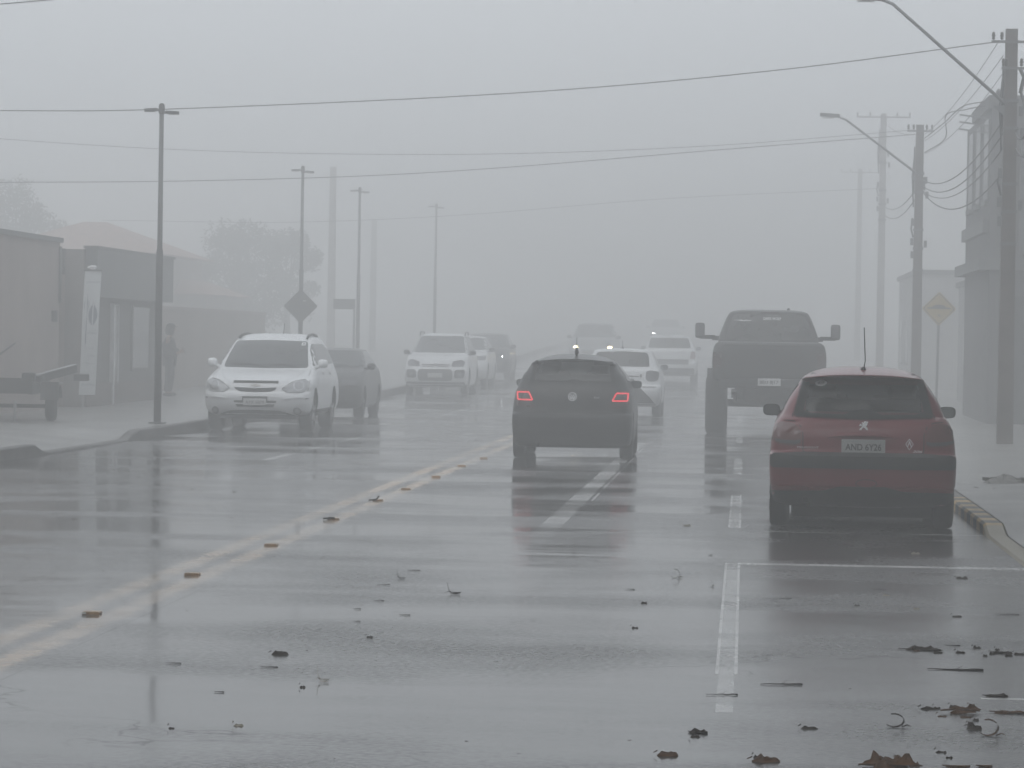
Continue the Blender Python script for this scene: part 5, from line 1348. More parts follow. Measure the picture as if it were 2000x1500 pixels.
# ---- house with a clay tile hip roof behind the shop
A = at(215, 434, 116); E = at(345, 499, 116)
t = empty('tiled_house', (A.x, 116, 0), 0, 'house with orange tiled hip roof rising behind the grey shop', 'house')
hw = E.x - A.x; ez = E.z; az = A.z
mb = MB(); wall(mb, -hw*1.5+.3, -3.2, -.3, hw-.4, 8, ez-.05); mb.build('wall', M_PINKW, t)
mb = MB(); e = [(-hw*1.6, -3.7, ez), (hw, -3.7, ez), (hw, 8.5, ez), (-hw*1.6, 8.5, ez), (-.9, 0, az), (-.1, 0, az), (-.5, 4.5, az)]
mb.add(e, [[0, 1, 5, 4], [1, 2, 6, 5], [2, 3, 6], [3, 0, 4, 6], [4, 5, 6], [3, 2, 1, 0]]); mb.build('roof', M_TILE, t)
mb = MB(); wall(mb, hw-.39, 1, 1.0, hw-.37, 2.4, 2.2); mb.build('window', M_WIN, t)
A2 = at(350, 540, 116)
t = empty('far_house', (A2.x-1.6, 120, 0), 0, 'faint house beyond the tiled roof, left of the tree', 'house')
mb = MB(); wall(mb, -4.5, -2, -.3, 2.2, 7, 3.0); mb.build('wall', M_PINKW, t)
mb = MB(); mb.add([(-4.8, -2.3, 3.0), (2.5, -2.3, 3.0), (2.5, 7.3, 3.0), (-4.8, 7.3, 3.0), (-1.2, 2.5, 4.4)], [[0, 1, 4], [1, 2, 4], [2, 3, 4], [3, 0, 4], [3, 2, 1, 0]]); mb.build('roof', M_TILE, t)
mb = MB(); wall(mb, 2.19, 1, 1.0, 2.215, 2.6, 2.1); mb.build('window', M_WIN, t)

# ---- further buildings that only darken the fog
def block(name, x0, x1, y0, y1, h, label, m, cat='building', roof=None):
    t = empty(name, ((x0+x1)/2, y0, zt(y0)), 0, label, cat); w_, d_ = x1-x0, y1-y0
    mb = MB(); wall(mb, -w_/2, 0, -.4, w_/2, d_, h); mb.build('wall', m, t)
    mb = MB(); wall(mb, -w_/2-.08, -.08, h, w_/2+.08, d_+.08, h+.14); mb.build('parapet', M_FASCIA, t)
    sx = w_/2 if x0 < -3 else -w_/2; s_ = 1 if x0 < -3 else -1
    k = max(1, int(d_/4))
    for i in range(k):
        yy = d_*(i+.5)/k
        mb = MB(); wall(mb, sx-.02*s_, yy-.7, .9, sx+.012*s_, yy+.7, 2.2); f = mb.build('window', M_WIN, t)
        mb = MB(); wall(mb, sx-.02*s_, yy-.8, .82, sx+.05*s_, yy+.8, .9); mb.build('sill', M_FASCIA, f)
    return t

# ---- trees
M_LEAF = mat('foliage', (0.12, 0.13, 0.11), .7, var=.4, scale=1.3)
M_LEAF2 = mat('foliage_dark', (0.10, 0.11, 0.09), .7, var=.4, scale=1.3)
M_BARK = mat('bark', (0.08, 0.065, 0.05), .9, var=.3, scale=4)
def tree(px, pyc, Y, rx, rz, label, m, seed, n=2600, leaf=.16):
    rnd = random.Random(seed); c = at(px, pyc, Y); z0 = zt(Y); hc = c.z - z0
    t = empty('tree', (c.x, Y, z0), 0, label, 'tree', 'trees behind the left-hand buildings')
    mb = MB(); mb.tube([(0, 0, -.2), (.05, .03, hc*.35), (0, 0, hc*.7), (.03, 0, hc)], [.17, .13, .10, .05], 8)
    clumps = []
    for i in range(26):
        th = rnd.uniform(0, 2*PI); u = rnd.uniform(-.75, 1); q = math.sqrt(max(0, 1-u*u*.9))*rnd.uniform(.45, 1.0)
        p = Vector((rx*q*math.cos(th)*.85, rx*q*math.sin(th)*.85, hc + rz*u*.85)); clumps.append((p, rnd.uniform(.28, .55)*min(rx, rz)*.75))
        if i % 2 == 0: mb.tube([(0, 0, hc*rnd.uniform(.35, .75)), (p.x*.5, p.y*.5, (hc*.6+p.z)/2), tuple(p)], [.06, .04, .015], 5)
    mb.build('trunk', M_BARK, t)
    vs = []; fs = []
    for i in range(n):
        p, r = clumps[rnd.randrange(len(clumps))]
        d = Vector((rnd.gauss(0, 1), rnd.gauss(0, 1), rnd.gauss(0, 1))).normalized()*r*rnd.random()**.4
        o = p + d; a = Vector((rnd.gauss(0, 1), rnd.gauss(0, 1), rnd.gauss(0, 1))).normalized()*leaf*rnd.uniform(.6, 1.3); b = a.orthogonal().normalized()*leaf*.42
        k = len(vs); vs += [o-a*.5, o+b*.5, o+a*.5, o-b*.5]; fs.append([k, k+1, k+2, k+3])
    me = bpy.data.meshes.new('crown'); me.from_pydata([tuple(v) for v in vs], [], fs); me.materials.append(m)
    new_obj('crown', me, t)
    return t
tree(470, 548, 138, 2.4, 2.3, 'round tree behind the white SUV, largest in the fog', M_LEAF, 4, 6500, .2)
tree(560, 545, 142, 1.7, 1.9, 'slim tree just left of the diamond sign lamp', M_LEAF2, 5, 3600, .2)
tree(28, 452, 132, 2.3, 1.9, 'faint tree above the beige wall at left edge', M_LEAF2, 6, 4200, .2)
tree(395, 590, 134, 1.5, 1.5, 'low bushy tree above the boundary wall', M_LEAF2, 8, 3000, .2)

# ---- unseen trees added round the viewer to darken near fog; fallen leaves suggest them
def unseen_shade_tree(x, y, h, rx, ry, ox, oy, label, seed):
    rnd = random.Random(seed); t = empty('unseen_shade_tree', (x, y, .14 if x > 0 else .17), 0, label, 'tree', 'unseen trees added to darken the near fog')
    mb = MB(); mb.tube([(0, 0, -.2), (.05, 0, 1.5), (ox*.15, oy*.15, 3.2), (ox*.4, oy*.4, 5.2), (ox*.7, oy*.7, h)], [.26, .21, .18, .12, .06], 12)
    cl = []
    for i in range(60):
        th = rnd.uniform(0, 2*PI); q = math.sqrt(rnd.random()); p = Vector((ox+rx*q*math.cos(th), oy+ry*q*math.sin(th), h+rnd.uniform(-.6, .9)*(1.15-q*.6)))
        cl.append((p, rnd.uniform(.9, 1.6)))
        if i % 2 == 0: mb.tube([(ox*.15, oy*.15, rnd.uniform(2.8, 3.8)), (p.x*.55, p.y*.55, h*.78), tuple(p)], [.09, .05, .015], 6)
    mb.build('trunk', M_BARK, t)
    vs = []; fs = []
    for i in range(11000):
        p, r = cl[rnd.randrange(len(cl))]; d = Vector((rnd.gauss(0, 1), rnd.gauss(0, 1), rnd.gauss(0, .45))); d = d.normalized()*r*rnd.random()**.4; d.z *= .55
        o = p+d; a = Vector((rnd.gauss(0, 1), rnd.gauss(0, 1), rnd.gauss(0, .5))).normalized()*rnd.uniform(.2, .42); b = a.orthogonal().normalized()*a.length*.45
        k = len(vs); vs += [o-a*.5, o+b*.5, o+a*.5, o-b*.5]; fs.append([k, k+1, k+2, k+3])
    me = bpy.data.meshes.new('crown'); me.from_pydata([tuple(v) for v in vs], [], fs); me.materials.append(M_LEAFN); new_obj('crown', me, t)
M_LEAFN = mat('foliage_deep', (0.035, 0.05, 0.03), .7, var=.4, scale=1.3)
unseen_shade_tree(4.2, 2.0, 6.4, 8.5, 7.0, .5, 0, 'unseen added shade tree spreading over the empty bay beside the viewer', 31)
unseen_shade_tree(4.4, 15.5, 6.9, 8.0, 7.0, .2, 0, 'unseen added shade tree over the near end of the empty parking bay', 32)
unseen_shade_tree(4.6, 28.5, 7.6, 7.6, 7.0, .4, 0, 'unseen added shade tree high above the back of the red hatchback', 34)
unseen_shade_tree(-10.6, 7.0, 6.9, 8.5, 8.0, 1.0, 0, 'unseen added shade tree over the opposite lane beside the viewer', 33)
unseen_shade_tree(-10.8, 22.5, 7.5, 8.0, 8.0, 1.2, 0, 'unseen added shade tree over the opposite lane, further from the viewer', 35)

# ---- plain two-storey fronts added out of view to block side light on near fog
def unseen_shade_front(name, x0, x1, y0, y1, h, label, m):
    t = empty(name, ((x0+x1)/2, y0, .14), 0, label, 'building'); w_, d_ = x1-x0, y1-y0
    mb = MB(); wall(mb, -w_/2, 0, -.4, w_/2, d_, h); mb.build('wall', m, t)
    mb = MB(); wall(mb, -w_/2-.1, -.1, h, w_/2+.1, d_+.1, h+.2); mb.build('parapet', M_FASCIA, t)
    if d_ > w_:
        sx = -w_/2 if x0 > 0 else w_/2; s_ = -1 if x0 > 0 else 1
        for i in range(int(d_/6)):
            yy = 3+6*i
            for z in (1.0, 4.4):
                mb = MB(); wall(mb, sx-.02*s_, yy-.9, z, sx+.015*s_, yy+.9, z+1.5); f = mb.build('window', M_WIN, t)
                mb = MB(); wall(mb, sx-.02*s_, yy-1.0, z-.08, sx+.06*s_, yy+1.0, z); mb.build('sill', M_FASCIA, f)
M_DKWALL = mat('brown_render', (.10, .092, .085), .85, var=.2, scale=.6)
unseen_shade_front('shade_front_right', 6.2, 15, -24, 44, 7.6, 'unseen two-storey front added on the right to block side light', M_DKWALL)
unseen_shade_front('shade_front_left', -26, -16.5, -24, 46, 7.9, 'unseen two-storey front added behind the beige building to block side light', M_DKWALL)
unseen_shade_front('shade_front_behind', -15, 6, -28, -20, 7.8, 'unseen two-storey front added behind the viewer to block light', M_DKWALL)

# ================================================================ right side buildings
Cc = at(1936, 300, 69.5); tz = at(1936, 186, 69.5).z
t = empty('tall_building', (Cc.x, 69.5, .14), 0, 'tall grey two-storey building behind the nearest utility pole', 'building')
zz = tz - .14
mb = MB(); wall(mb, 0, 0, -.4, 9, 7.6, zz-.25); mb.build('wall', M_BUILDG, t)
mb = MB(); wall(mb, -.06, -.06, zz-.25, 9.06, 5.2, zz); mb.build('parapet', M_BUILDG, t)
mb = MB(); wall(mb, -.10, .5, 3.75, -.0, 7.5, 4.0); wall(mb, -.22, -.25, 3.0, 8.0, 7.7, 3.22); mb.build('canopy', M_FASCIA, t)
mb = MB(); wall(mb, .55, -.35, 3.3, 9, -.03, 5.75); mb.build('bay', mat('grey_bay', (.11, .11, .115), .7, var=.2), t)
for (x0, z0, x1, z1) in ((.25, 3.6, .42, 6.3),):
    mb = MB(); wall(mb, x0, -.02, z0, x1, -.003, z1); mb.build('window', M_WIN, t)
for yy in (1.2, 3.6, 6.0):
    mb = MB(); wall(mb, -.02, yy-.6, 4.4, -.002, yy+.6, 6.0); f = mb.build('window', M_WIN, t)
    mb = MB(); wall(mb, -.07, yy-.7, 4.3, -.0, yy+.7, 4.4); mb.build('sill', M_FASCIA, f)
mb = MB(); wall(mb, .35, -.02, .0, 1.15, -.003, 2.5); mb.build('shop_door', M_WIN, t)
mb = MB(); wall(mb, 1.5, -.03, .9, 3.6, -.003, 2.6); mb.build('shop_window', M_WIN, t)
mb = MB()
for k in range(3): mb.bar((-.02, .2, zz-.45-.14*k), (-.62, .1, zz-.38-.14*k), .03, .03)
mb.build('service_bracket', M_GALV, t)
MB().sphere((.12, -.03, zz+.06), (.05, .05, .07), 10, 6).build('finial', M_STEELD, t)

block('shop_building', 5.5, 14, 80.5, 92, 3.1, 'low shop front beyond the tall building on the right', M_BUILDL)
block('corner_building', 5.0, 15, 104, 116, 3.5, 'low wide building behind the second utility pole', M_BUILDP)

# rubble heap on the right pavement
c_ = gp(1962, 938, .14); rnd = random.Random(11)
t = empty('rubble_heap', (c_.x, c_.y, .13), 0, 'small dark heap of rubble on the right pavement', 'rubble')
mb = MB(); vs = []; fs = []
for i in range(7):
    for k in range(14):
        r = .20*(i/6); th = 2*PI*k/14; vs.append((r*math.cos(th)*(1.2+rnd.uniform(-.15, .15)), r*math.sin(th)*1.4, -.01+.085*(1-(i/6)**2)*(1+rnd.uniform(-.3, .3)) - .01))
for i in range(6):
    for k in range(14): fs.append([i*14+k, i*14+(k+1) % 14, (i+1)*14+(k+1) % 14, (i+1)*14+k])
mb.add(vs, fs).build('earth', mat('wet_earth', (.21, .205, .195), .6, var=.3, scale=12), t)
mb = MB()
for i in range(9): mb.box((rnd.uniform(-.22, .3), rnd.uniform(-.25, .25), .02), (rnd.uniform(.04, .09), .06, .04), Matrix.Rotation(rnd.uniform(0, 3), 3, 'Z') @ Matrix.Rotation(rnd.uniform(-.4, .4), 3, 'X'), .01)
mb.build('stone', M_KERB, t)

# ================================================================ trailer on the left pavement
Y = 58.2; w0 = at(100, 800, Y)
t = empty('utility_trailer', (w0.x, Y, .165), R(6), 'small utility trailer with a sloping beam parked on the left pavement', 'trailer')
M_TRL = mat('trailer_steel', (.05, .052, .05), .6, var=.25); M_TRLPALE = mat('pale_trailer_steel', (.30, .31, .31), .45, metal=.2, var=.2)  # paler steel on upper faces, end cap and jack stand
# wheel on the right-hand side
def tr_wheel(x):
    M = Matrix.Translation((x, 0, .235)) @ Matrix.Rotation(PI/2, 4, 'Y')
    mb = MB().lathe([(.13, -.07), (.2, -.085), (.232, -.06), (.235, 0), (.232, .06), (.2, .085), (.13, .07), (.13, -.07)], M, 30); o = mb.build('wheel', M_TYRE, t)
    MB().lathe([(.13, -.05), (.125, .055), (.05, .03), (0, .03)], M, 20).build('rim', M_STEELRIM, o)
tr_wheel(0); tr_wheel(-1.35)
def guard(x):
    mb = MB(); n = 10; vs = []; fs = []
    for i in range(n+1):
        a = PI*(.12+.76*i/n)
        for dx in (-.15, .15): vs.append((x+dx, .36*math.cos(a), .25+.34*math.sin(a)))
    for i in range(n): fs.append([2*i, 2*i+1, 2*i+3, 2*i+2])
    mb.add(vs, fs); mb.box((x, -.34, .50), (.30, .02, .30)); mb.build('mudguard', M_TRL, t)
    MB().box((x, -.0, .62), (.34, .6, .025), bevel=.008).build('guard_top', M_TRLPALE, t)
guard(0); guard(-1.35)
mb = MB()
for x in (-.22, -1.13): mb.box((x, .2, .5), (.07, 3.2, .09))
for y in (-1.3, -.5, .3, 1.1, 1.75): mb.box((-.675, y, .5), (.9, .06, .07))
mb.tube([(-1.4, 0, .24), (.05, 0, .24)], .035, 10); mb.build('chassis', M_TRL, t)
mb = MB(); mb.box((-.675, .2, .60), (.98, 3.1, .10)); mb.box((-.675, -1.36, .62), (.98, .05, .2)); mb.build('load_bed', M_TRL, t)
mb = MB(); mb.bar((-1.5, -1.75, .30), (.28, 1.2, .86), .10, .13); bm_ = mb.build('sloping_beam', M_TRL, t)
mb = MB(); mb.bar((-1.5, -1.76, .37), (.28, 1.19, .93), .10, .012); mb.build('beam_top', M_TRLPALE, bm_)
mb = MB(); mb.box((.40, 1.15, .71), (.26, .10, .11), bevel=.01); mb.build('beam_end', M_TRL, bm_)
mb = MB(); mb.box((.40, 1.15, .775), (.27, .11, .012)); mb.build('end_cap', M_TRLPALE, bm_)
mb = MB(); mb.tube([(-.47, -1.3, .0), (-.47, -1.3, .34)], .018, 8); mb.box((-.47, -1.3, .01), (.16, .16, .02)); mb.tube([(-.47, -1.3, .22), (-.47, -1.3, .34)], .026, 8); mb.build('jack_stand', M_TRLPALE, t)
mb = MB(); mb.box((-.30, -.4, .72), (.22, .35, .16), Matrix.Rotation(R(8), 3, 'Z'), .04); mb.box((-.25, -.2, .70), (.34, .2, .10), bevel=.03)
tag(mb.build('cargo_sack', mat('tarp_dark', (.04, .042, .042), .7, var=.3)), None); sk = bpy.data.objects['cargo_sack']
sk.location = (w0.x, Y, .165); tag(sk, 'dark lumpy sack lying on the trailer bed', 'sack')
mb = MB().tube([tuple(at(-60, 735, 58.0)), tuple(at(30, 670, 58.4))], .018, 8)
tag(mb.build('metal_rod', M_STEELD), 'dark rod leaning up out of the trailer at left edge', 'rod')

# ================================================================ person waiting at the end of the shop
def skin_body(name, verts, edges, radii, m, parent, sub=2, root=0):
    me = bpy.data.meshes.new(name); me.from_pydata(verts, edges, []); o = bpy.data.objects.new(name, me); COL.objects.link(o)
    md = o.modifiers.new('s', 'SKIN'); md.use_smooth_shade = True; md.branch_smoothing = .5
    for i, r in enumerate(radii):
        sv = me.skin_vertices[0].data[i]; sv.radius = r if isinstance(r, tuple) else (r, r); sv.use_root = (i == root)
    ss = o.modifiers.new('u', 'SUBSURF'); ss.levels = sub; ss.render_levels = sub
    dg = bpy.context.evaluated_depsgraph_get(); dg.update()
    m2 = bpy.data.meshes.new_from_object(o.evaluated_get(dg), depsgraph=dg); m2.name = name
    o.modifiers.clear(); o.data = m2; bpy.data.meshes.remove(me); m2.materials.clear(); m2.materials.append(m)
    for p in m2.polygons: p.use_smooth = True
    o.parent = parent; return o
Y = 80.3; g = at(330, 781, Y); head = at(340, 634, Y); k = (head.z-.165-zt(Y))/1.74
M_SKIN = mat('skin', (.30, .19, .14), .6); M_JKT = mat('dark_jacket', (.03, .03, .033), .85); M_TRS = mat('dark_trousers', (.035, .037, .045), .85); M_HAIR = mat('dark_cap', (.018, .017, .017), .8); M_SHOE = mat('shoe', (.015, .015, .015), .6)
t = empty('person', (g.x+.0, Y, .165+zt(Y)), 0, 'person in dark clothes standing beyond the shop, hands in front holding a phone', 'person'); t.scale = (k, k, k)
# facing +X (towards the street); x forward, y to the person's left
V = [(0, 0, .95), (0, 0, 1.1), (-.01, 0, 1.26), (-.02, 0, 1.42), (0, 0, 1.50), (.03, 0, 1.58), (.035, 0, 1.68),       # 0-6 spine, neck, head
     (0, .10, .90), (.03, .11, .50), (-.02, .11, .09), (.09, .11, .045),                                               # 7-10 left leg
     (0, -.10, .90), (.0, -.11, .50), (-.05, -.11, .09), (.06, -.11, .045),                                            # 11-14 right leg
     (-.02, .19, 1.39), (-.04, .25, 1.12), (.20, .17, 1.06), (.27, .13, 1.09),                                         # 15-18 left arm
     (-.02, -.19, 1.39), (-.05, -.25, 1.12), (.19, -.16, 1.04), (.27, -.11, 1.08)]                                     # 19-22 right arm
Ed = [(0, 1), (1, 2), (2, 3), (3, 4), (4, 5), (5, 6), (0, 7), (7, 8), (8, 9), (9, 10), (0, 11), (11, 12), (12, 13), (13, 14), (3, 15), (15, 16), (16, 17), (17, 18), (3, 19), (19, 20), (20, 21), (21, 22)]
Rd = [(.12, .14), (.11, .14), (.12, .155), (.10, .13), .05, (.085, .07), (.085, .07), .085, .06, .04, .035, .085, .06, .04, .035, .055, .042, .032, .028, .055, .042, .032, .028]
Rb = [tuple(x*.72 for x in r) if (i < 4) else (r*.72 if i in (7, 8, 11, 12, 15, 16, 19, 20) else r) for i, r in enumerate(Rd)]
body = skin_body('body', V, Ed, Rb, M_SKIN, t)
def pick(ids, grow, name, m, extra=None):
    mp = {i: n for n, i in enumerate(ids)}; ed = [(mp[a], mp[b]) for a, b in Ed if a in mp and b in mp]
    rr = [tuple(x+grow for x in Rd[i]) if isinstance(Rd[i], tuple) else Rd[i]+grow for i in ids]
    return skin_body(name, [V[i] for i in ids], ed, rr, m, t)
pick([0, 1, 2, 3, 15, 16, 17, 19, 20, 21], .075, 'jacket', M_JKT)
pick([0, 7, 8, 9, 11, 12, 13], .03, 'trousers', M_TRS)
for y_, x_ in ((.11, .03), (-.11, .0)): MB().sphere((x_, y_, .045), (.14, .05, .05), 12, 8).build('shoe', M_SHOE, t)
MB().sphere((-.005, 0, 1.60), (.115, .115, .145), 14, 10).build('hood', M_JKT, t)
mb = MB(); mb.sphere((.02, 0, 1.70), (.115, .10, .08), 14, 8); mb.box((.13, 0, 1.69), (.09, .13, .012), bevel=.005); mb.build('cap', M_HAIR, t)
mb = MB(); mb.sphere((.125, 0, 1.625), (.02, .016, .024), 8, 6); mb.build('nose', M_SKIN, body)
for y_ in (-.03, .03): MB().sphere((.112, y_, 1.655), (.012, .014, .009), 8, 6).build('eye', M_HAIR, body)
for sd, (hx, hy, hz) in ((1, (.29, .12, 1.095)), (-1, (.29, -.10, 1.085))):       # fingers curl round the phone
    mb = MB()
    for q in range(4): mb.tube([(hx, hy-sd*.01, hz+.03-.018*q), (hx+.05, hy-sd*.03, hz+.034-.018*q), (hx+.065, hy-sd*.065, hz+.03-.018*q)], [.010, .009, .007], 6)
    mb.tube([(hx-.01, hy-sd*.01, hz+.03), (hx+.02, hy-sd*.035, hz+.06), (hx+.035, hy-sd*.06, hz+.065)], [.011, .010, .008], 6)
    mb.build('fingers', M_SKIN, body)
ph = MB().box((g.x+.345*k, Y, .165+zt(Y)+1.12*k), (.012, .08, .15), Matrix.Rotation(R(-30), 3, 'Y'), .004).build('phone', M_TRIM)
tag(ph, 'dark phone held in front of the standing person', 'phone')

# ================================================================ amber road studs on the double line
M_STUD = mat('amber_stud', (.42, .26, .13), .4, coat=.2, var=.35, scale=18); M_STUDR = mat('stud_reflector', (.75, .75, .72), .15, coat=.5); M_STUDD = mat('stud_dirt', (.03, .03, .03), .8)
stud_px = [(180, 1193), (376, 1118), (530, 1061), (651, 1011), (738, 975), (793, 953), (852, 929), (902, 908), (945, 893)]
ords = ['nearest', 'second nearest', 'third nearest', 'fourth nearest', 'fifth nearest', 'sixth nearest', 'seventh nearest', 'eighth nearest', 'ninth nearest']
def stud(i, p):
    t = empty('road_stud', (p.x, p.y, .001), 0, ords[i] + ' amber road stud on the double yellow line' + (', with its white reflector showing' if i == 0 else ''), 'road stud', 'amber studs along the double yellow line')
    q = rpoly([(-.052, 0), (.052, 0), (.046, .018), (-.046, .018)], .006, 3)
    MB().prism([(a, b) for a, b in q], Matrix.Translation((0, .05, 0)) @ Matrix.Rotation(PI/2, 4, 'X'), .10).build('stud_body', M_STUD, t)
    if i in (0, 3, 4): MB().box((-.038, -.054, .010), (.024, .006, .013)).build('reflector', M_STUDR if i == 0 else M_STUDD, t)
    if i in (3, 4): MB().tube([(-.085, -.06, .012), (-.01, -.062, .02), (.02, -.06, .055 if i == 4 else .02)], .008, 5).build('stuck_twig', M_STUDD, t)
for i, (a, b) in enumerate(stud_px): stud(i, gp(a, b, .02))
# ================================================================ leaves and twigs washed over the road
M_LFD = mat('leaf_dark', (.032, .023, .015), .8, spec=.15, var=.4, scale=30)
M_LFB = mat('leaf_brown', (.10, .048, .018), .75, spec=.15, var=.45, scale=25)
M_LFG = mat('leaf_olive', (.12, .115, .055), .7, spec=.2, var=.3, scale=25)
M_LFP = mat('leaf_pale', (.34, .31, .25), .45, var=.25, scale=25)
M_TWG = mat('twig_dark', (.018, .014, .011), .8, spec=.15, var=.35, scale=30)
rl = random.Random(21)
def leaf_mesh(mb, c, L, Wd, ang, lift=.01, fold=.08, curl=.04, rnd=rl, up=0.0):
    """a leaf blade lying at c: pointed outline, folded along its rib, edges lifted"""
    n = 9; ca, sa = math.cos(ang), math.sin(ang); vs = []; fs = []
    for i in range(n+1):
        f = i/n; w = Wd/2*math.sin(PI*min(1, f*.97+.015))**.8*(1+rnd.uniform(-.3, .3)); x = (f-.5)*L
        zc = -.001 + .25*lift*abs(f-.45) + .25*curl*L*(f-.5)**2
        for s_ in (-1, 0, 1):
            y = s_*w*(1 if not (up and s_ > 0) else .35); z = zc + (abs(s_)*fold*w if s_ > 0 else (.5*fold*w if s_ == 0 else 0)) + (up*(w/(Wd/2))*(.7+.3*math.sin(f*9+c[0]*50))*rnd.uniform(.55, 1.1) if s_ > 0 else 0)
            vs.append((c[0]+x*ca-y*sa, c[1]+x*sa+y*ca, c[2]+z))
    for i in range(n):
        for k in range(2): fs.append([i*3+k, i*3+k+1, (i+1)*3+k+1, (i+1)*3+k])
    t0 = len(vs); vs += [(a, b, z-.0025) for a, b, z in vs]; fs += [[q+t0 for q in f][::-1] for f in fs]
    rim = [i*3 for i in range(n+1)] + [i*3+2 for i in range(n, -1, -1)]
    for a, b in zip(rim, rim[1:]+rim[:1]): fs.append([a, b, b+t0, a+t0])
    mb.add(vs, fs, True)
def debris(kind, px, py, wpx, m, label, cat, h=None, group=None, ang=None, seed=0):
    p = gp(px, py, 0); s = wpx/FPX*p.y                    # real length across the view
    rnd = random.Random(px*7+py+seed); mb = MB(); name = {'leaf': 'fallen_leaf', 'twig': 'twig', 'fork': 'forked_twig', 'bark': 'bark_piece', 'curl': 'curled_leaf', 'clump': 'leaf_clump', 'bit': 'leaf_scrap'}[kind]
    hz_ = (h or 0)/FPX*p.y
    if kind == 'leaf':
        a = rnd.uniform(-.35, .35) if ang is None else ang
        leaf_mesh(mb, (0, 0, .001), s, s*.42, a*.5, .006, .10, .04, rnd, up=hz_*.9)
        mb.tube([(-s*.5*math.cos(a), -s*.5*math.sin(a), .02), (-s*.68*math.cos(a), -s*.7*math.sin(a), .012)], [.003, .002], 5)
    elif kind == 'bark':
        a = rnd.uniform(-.1, .1) if ang is None else ang
        for q in range(5):
            L2 = s*rnd.uniform(.45, 1.0); leaf_mesh(mb, (rnd.uniform(-.5, .5)*(s-L2), (q-2)*s*.09+rnd.uniform(-.02, .02)*s, .001), L2, s*rnd.uniform(.07, .13), a+rnd.uniform(-.12, .12), .006, .15, .03, rnd, up=hz_*rnd.uniform(.4, 1.0))
        mb.tube([(-s*.6, .02, .005), (-s*.2, -s*.2, .006), (s*.42, -s*.19, .006)], [.002, .004, .005], 5)
    elif kind == 'twig':
        n = 7; pts = []; a = rnd.uniform(-.4, .4)
        for i in range(n): pts.append(((i/(n-1)-.5)*s, a*(i/(n-1)-.5)*s*.6 + rnd.uniform(-.02, .02)*s, .002+.003*rnd.random()))
        mb.tube(pts, [max(.0025, s*.018)*(0.45+.9*i/(n-1)) for i in range(n)], 6)
        mb.tube([pts[3], (pts[3][0]+s*.14, pts[3][1]+s*.1, .02)], [s*.009, s*.004], 5)
    elif kind == 'fork':
        mb.tube([(s*.5, 0, .012), (0, 0, .012), (-s*.2, 0, .014)], [s*.05, s*.035, s*.04], 6)
        mb.tube([(-s*.18, 0, .012), (-s*.38, s*.1, .03), (-s*.5, s*.55, .07)], [s*.035, s*.02, s*.012], 5); mb.tube([(-s*.18, 0, .012), (-s*.38, -s*.1, .02), (-s*.5, -s*.6, .012)], [s*.035, s*.02, s*.012], 5)
        leaf_mesh(mb, (s*.1, 0, .004), s*.7, s*.3, 0, .01, .3, .1, rnd)
    elif kind == 'curl':
        n = 10; vs = []; fs = []; r = max(s, hz_)/2
        for i in range(n+1):
            th = -2.4 + 4.3*i/n; w = s*.35*(.5+.5*math.sin(PI*i/n))
            for y in (-w, w): vs.append((r*math.cos(th)*s/max(s, hz_), y, .002 + (hz_ or s*.5)*(.5+.5*math.sin(th))))
        for i in range(n): fs.append([2*i, 2*i+1, 2*i+3, 2*i+2])
        t0 = len(vs); vs += [(x*.93, y*.98, z*.95+.001) for x, y, z in vs]; fs += [[q+t0 for q in f][::-1] for f in fs]
        mb.add(vs, fs, True)
        mb.tube([(s*.4, 0, .004), (s*.65, .02, .01), (s*.8, .0, .006)], [.004, .003, .002], 5)
    elif kind == 'clump':
        for i in range(5): leaf_mesh(mb, (rnd.uniform(-.32, .32)*s, rnd.uniform(-.2, .2)*s, 0.002+.004*i), s*rnd.uniform(.4, .7), s*rnd.uniform(.16, .28), rnd.uniform(-.4, .4), .008, .12, .06, rnd, up=hz_*rnd.uniform(.45, 1.0))
        mb.tube([(-s*.55, 0, .01), (0, .03*s, .02), (s*.5, -.05*s, .012)], [.004, .006, .003], 5)
    else:
        leaf_mesh(mb, (0, 0, .002), s, s*.6, rnd.uniform(-1, 1), .004, .1, .05, rnd)
    o = mb.build(name, m); o.location = (p.x, p.y, 0.001)
    return tag(o, label, cat, group)
BIG = 'large debris in the near right corner'; MID = 'scattered leaves on the driving lane'
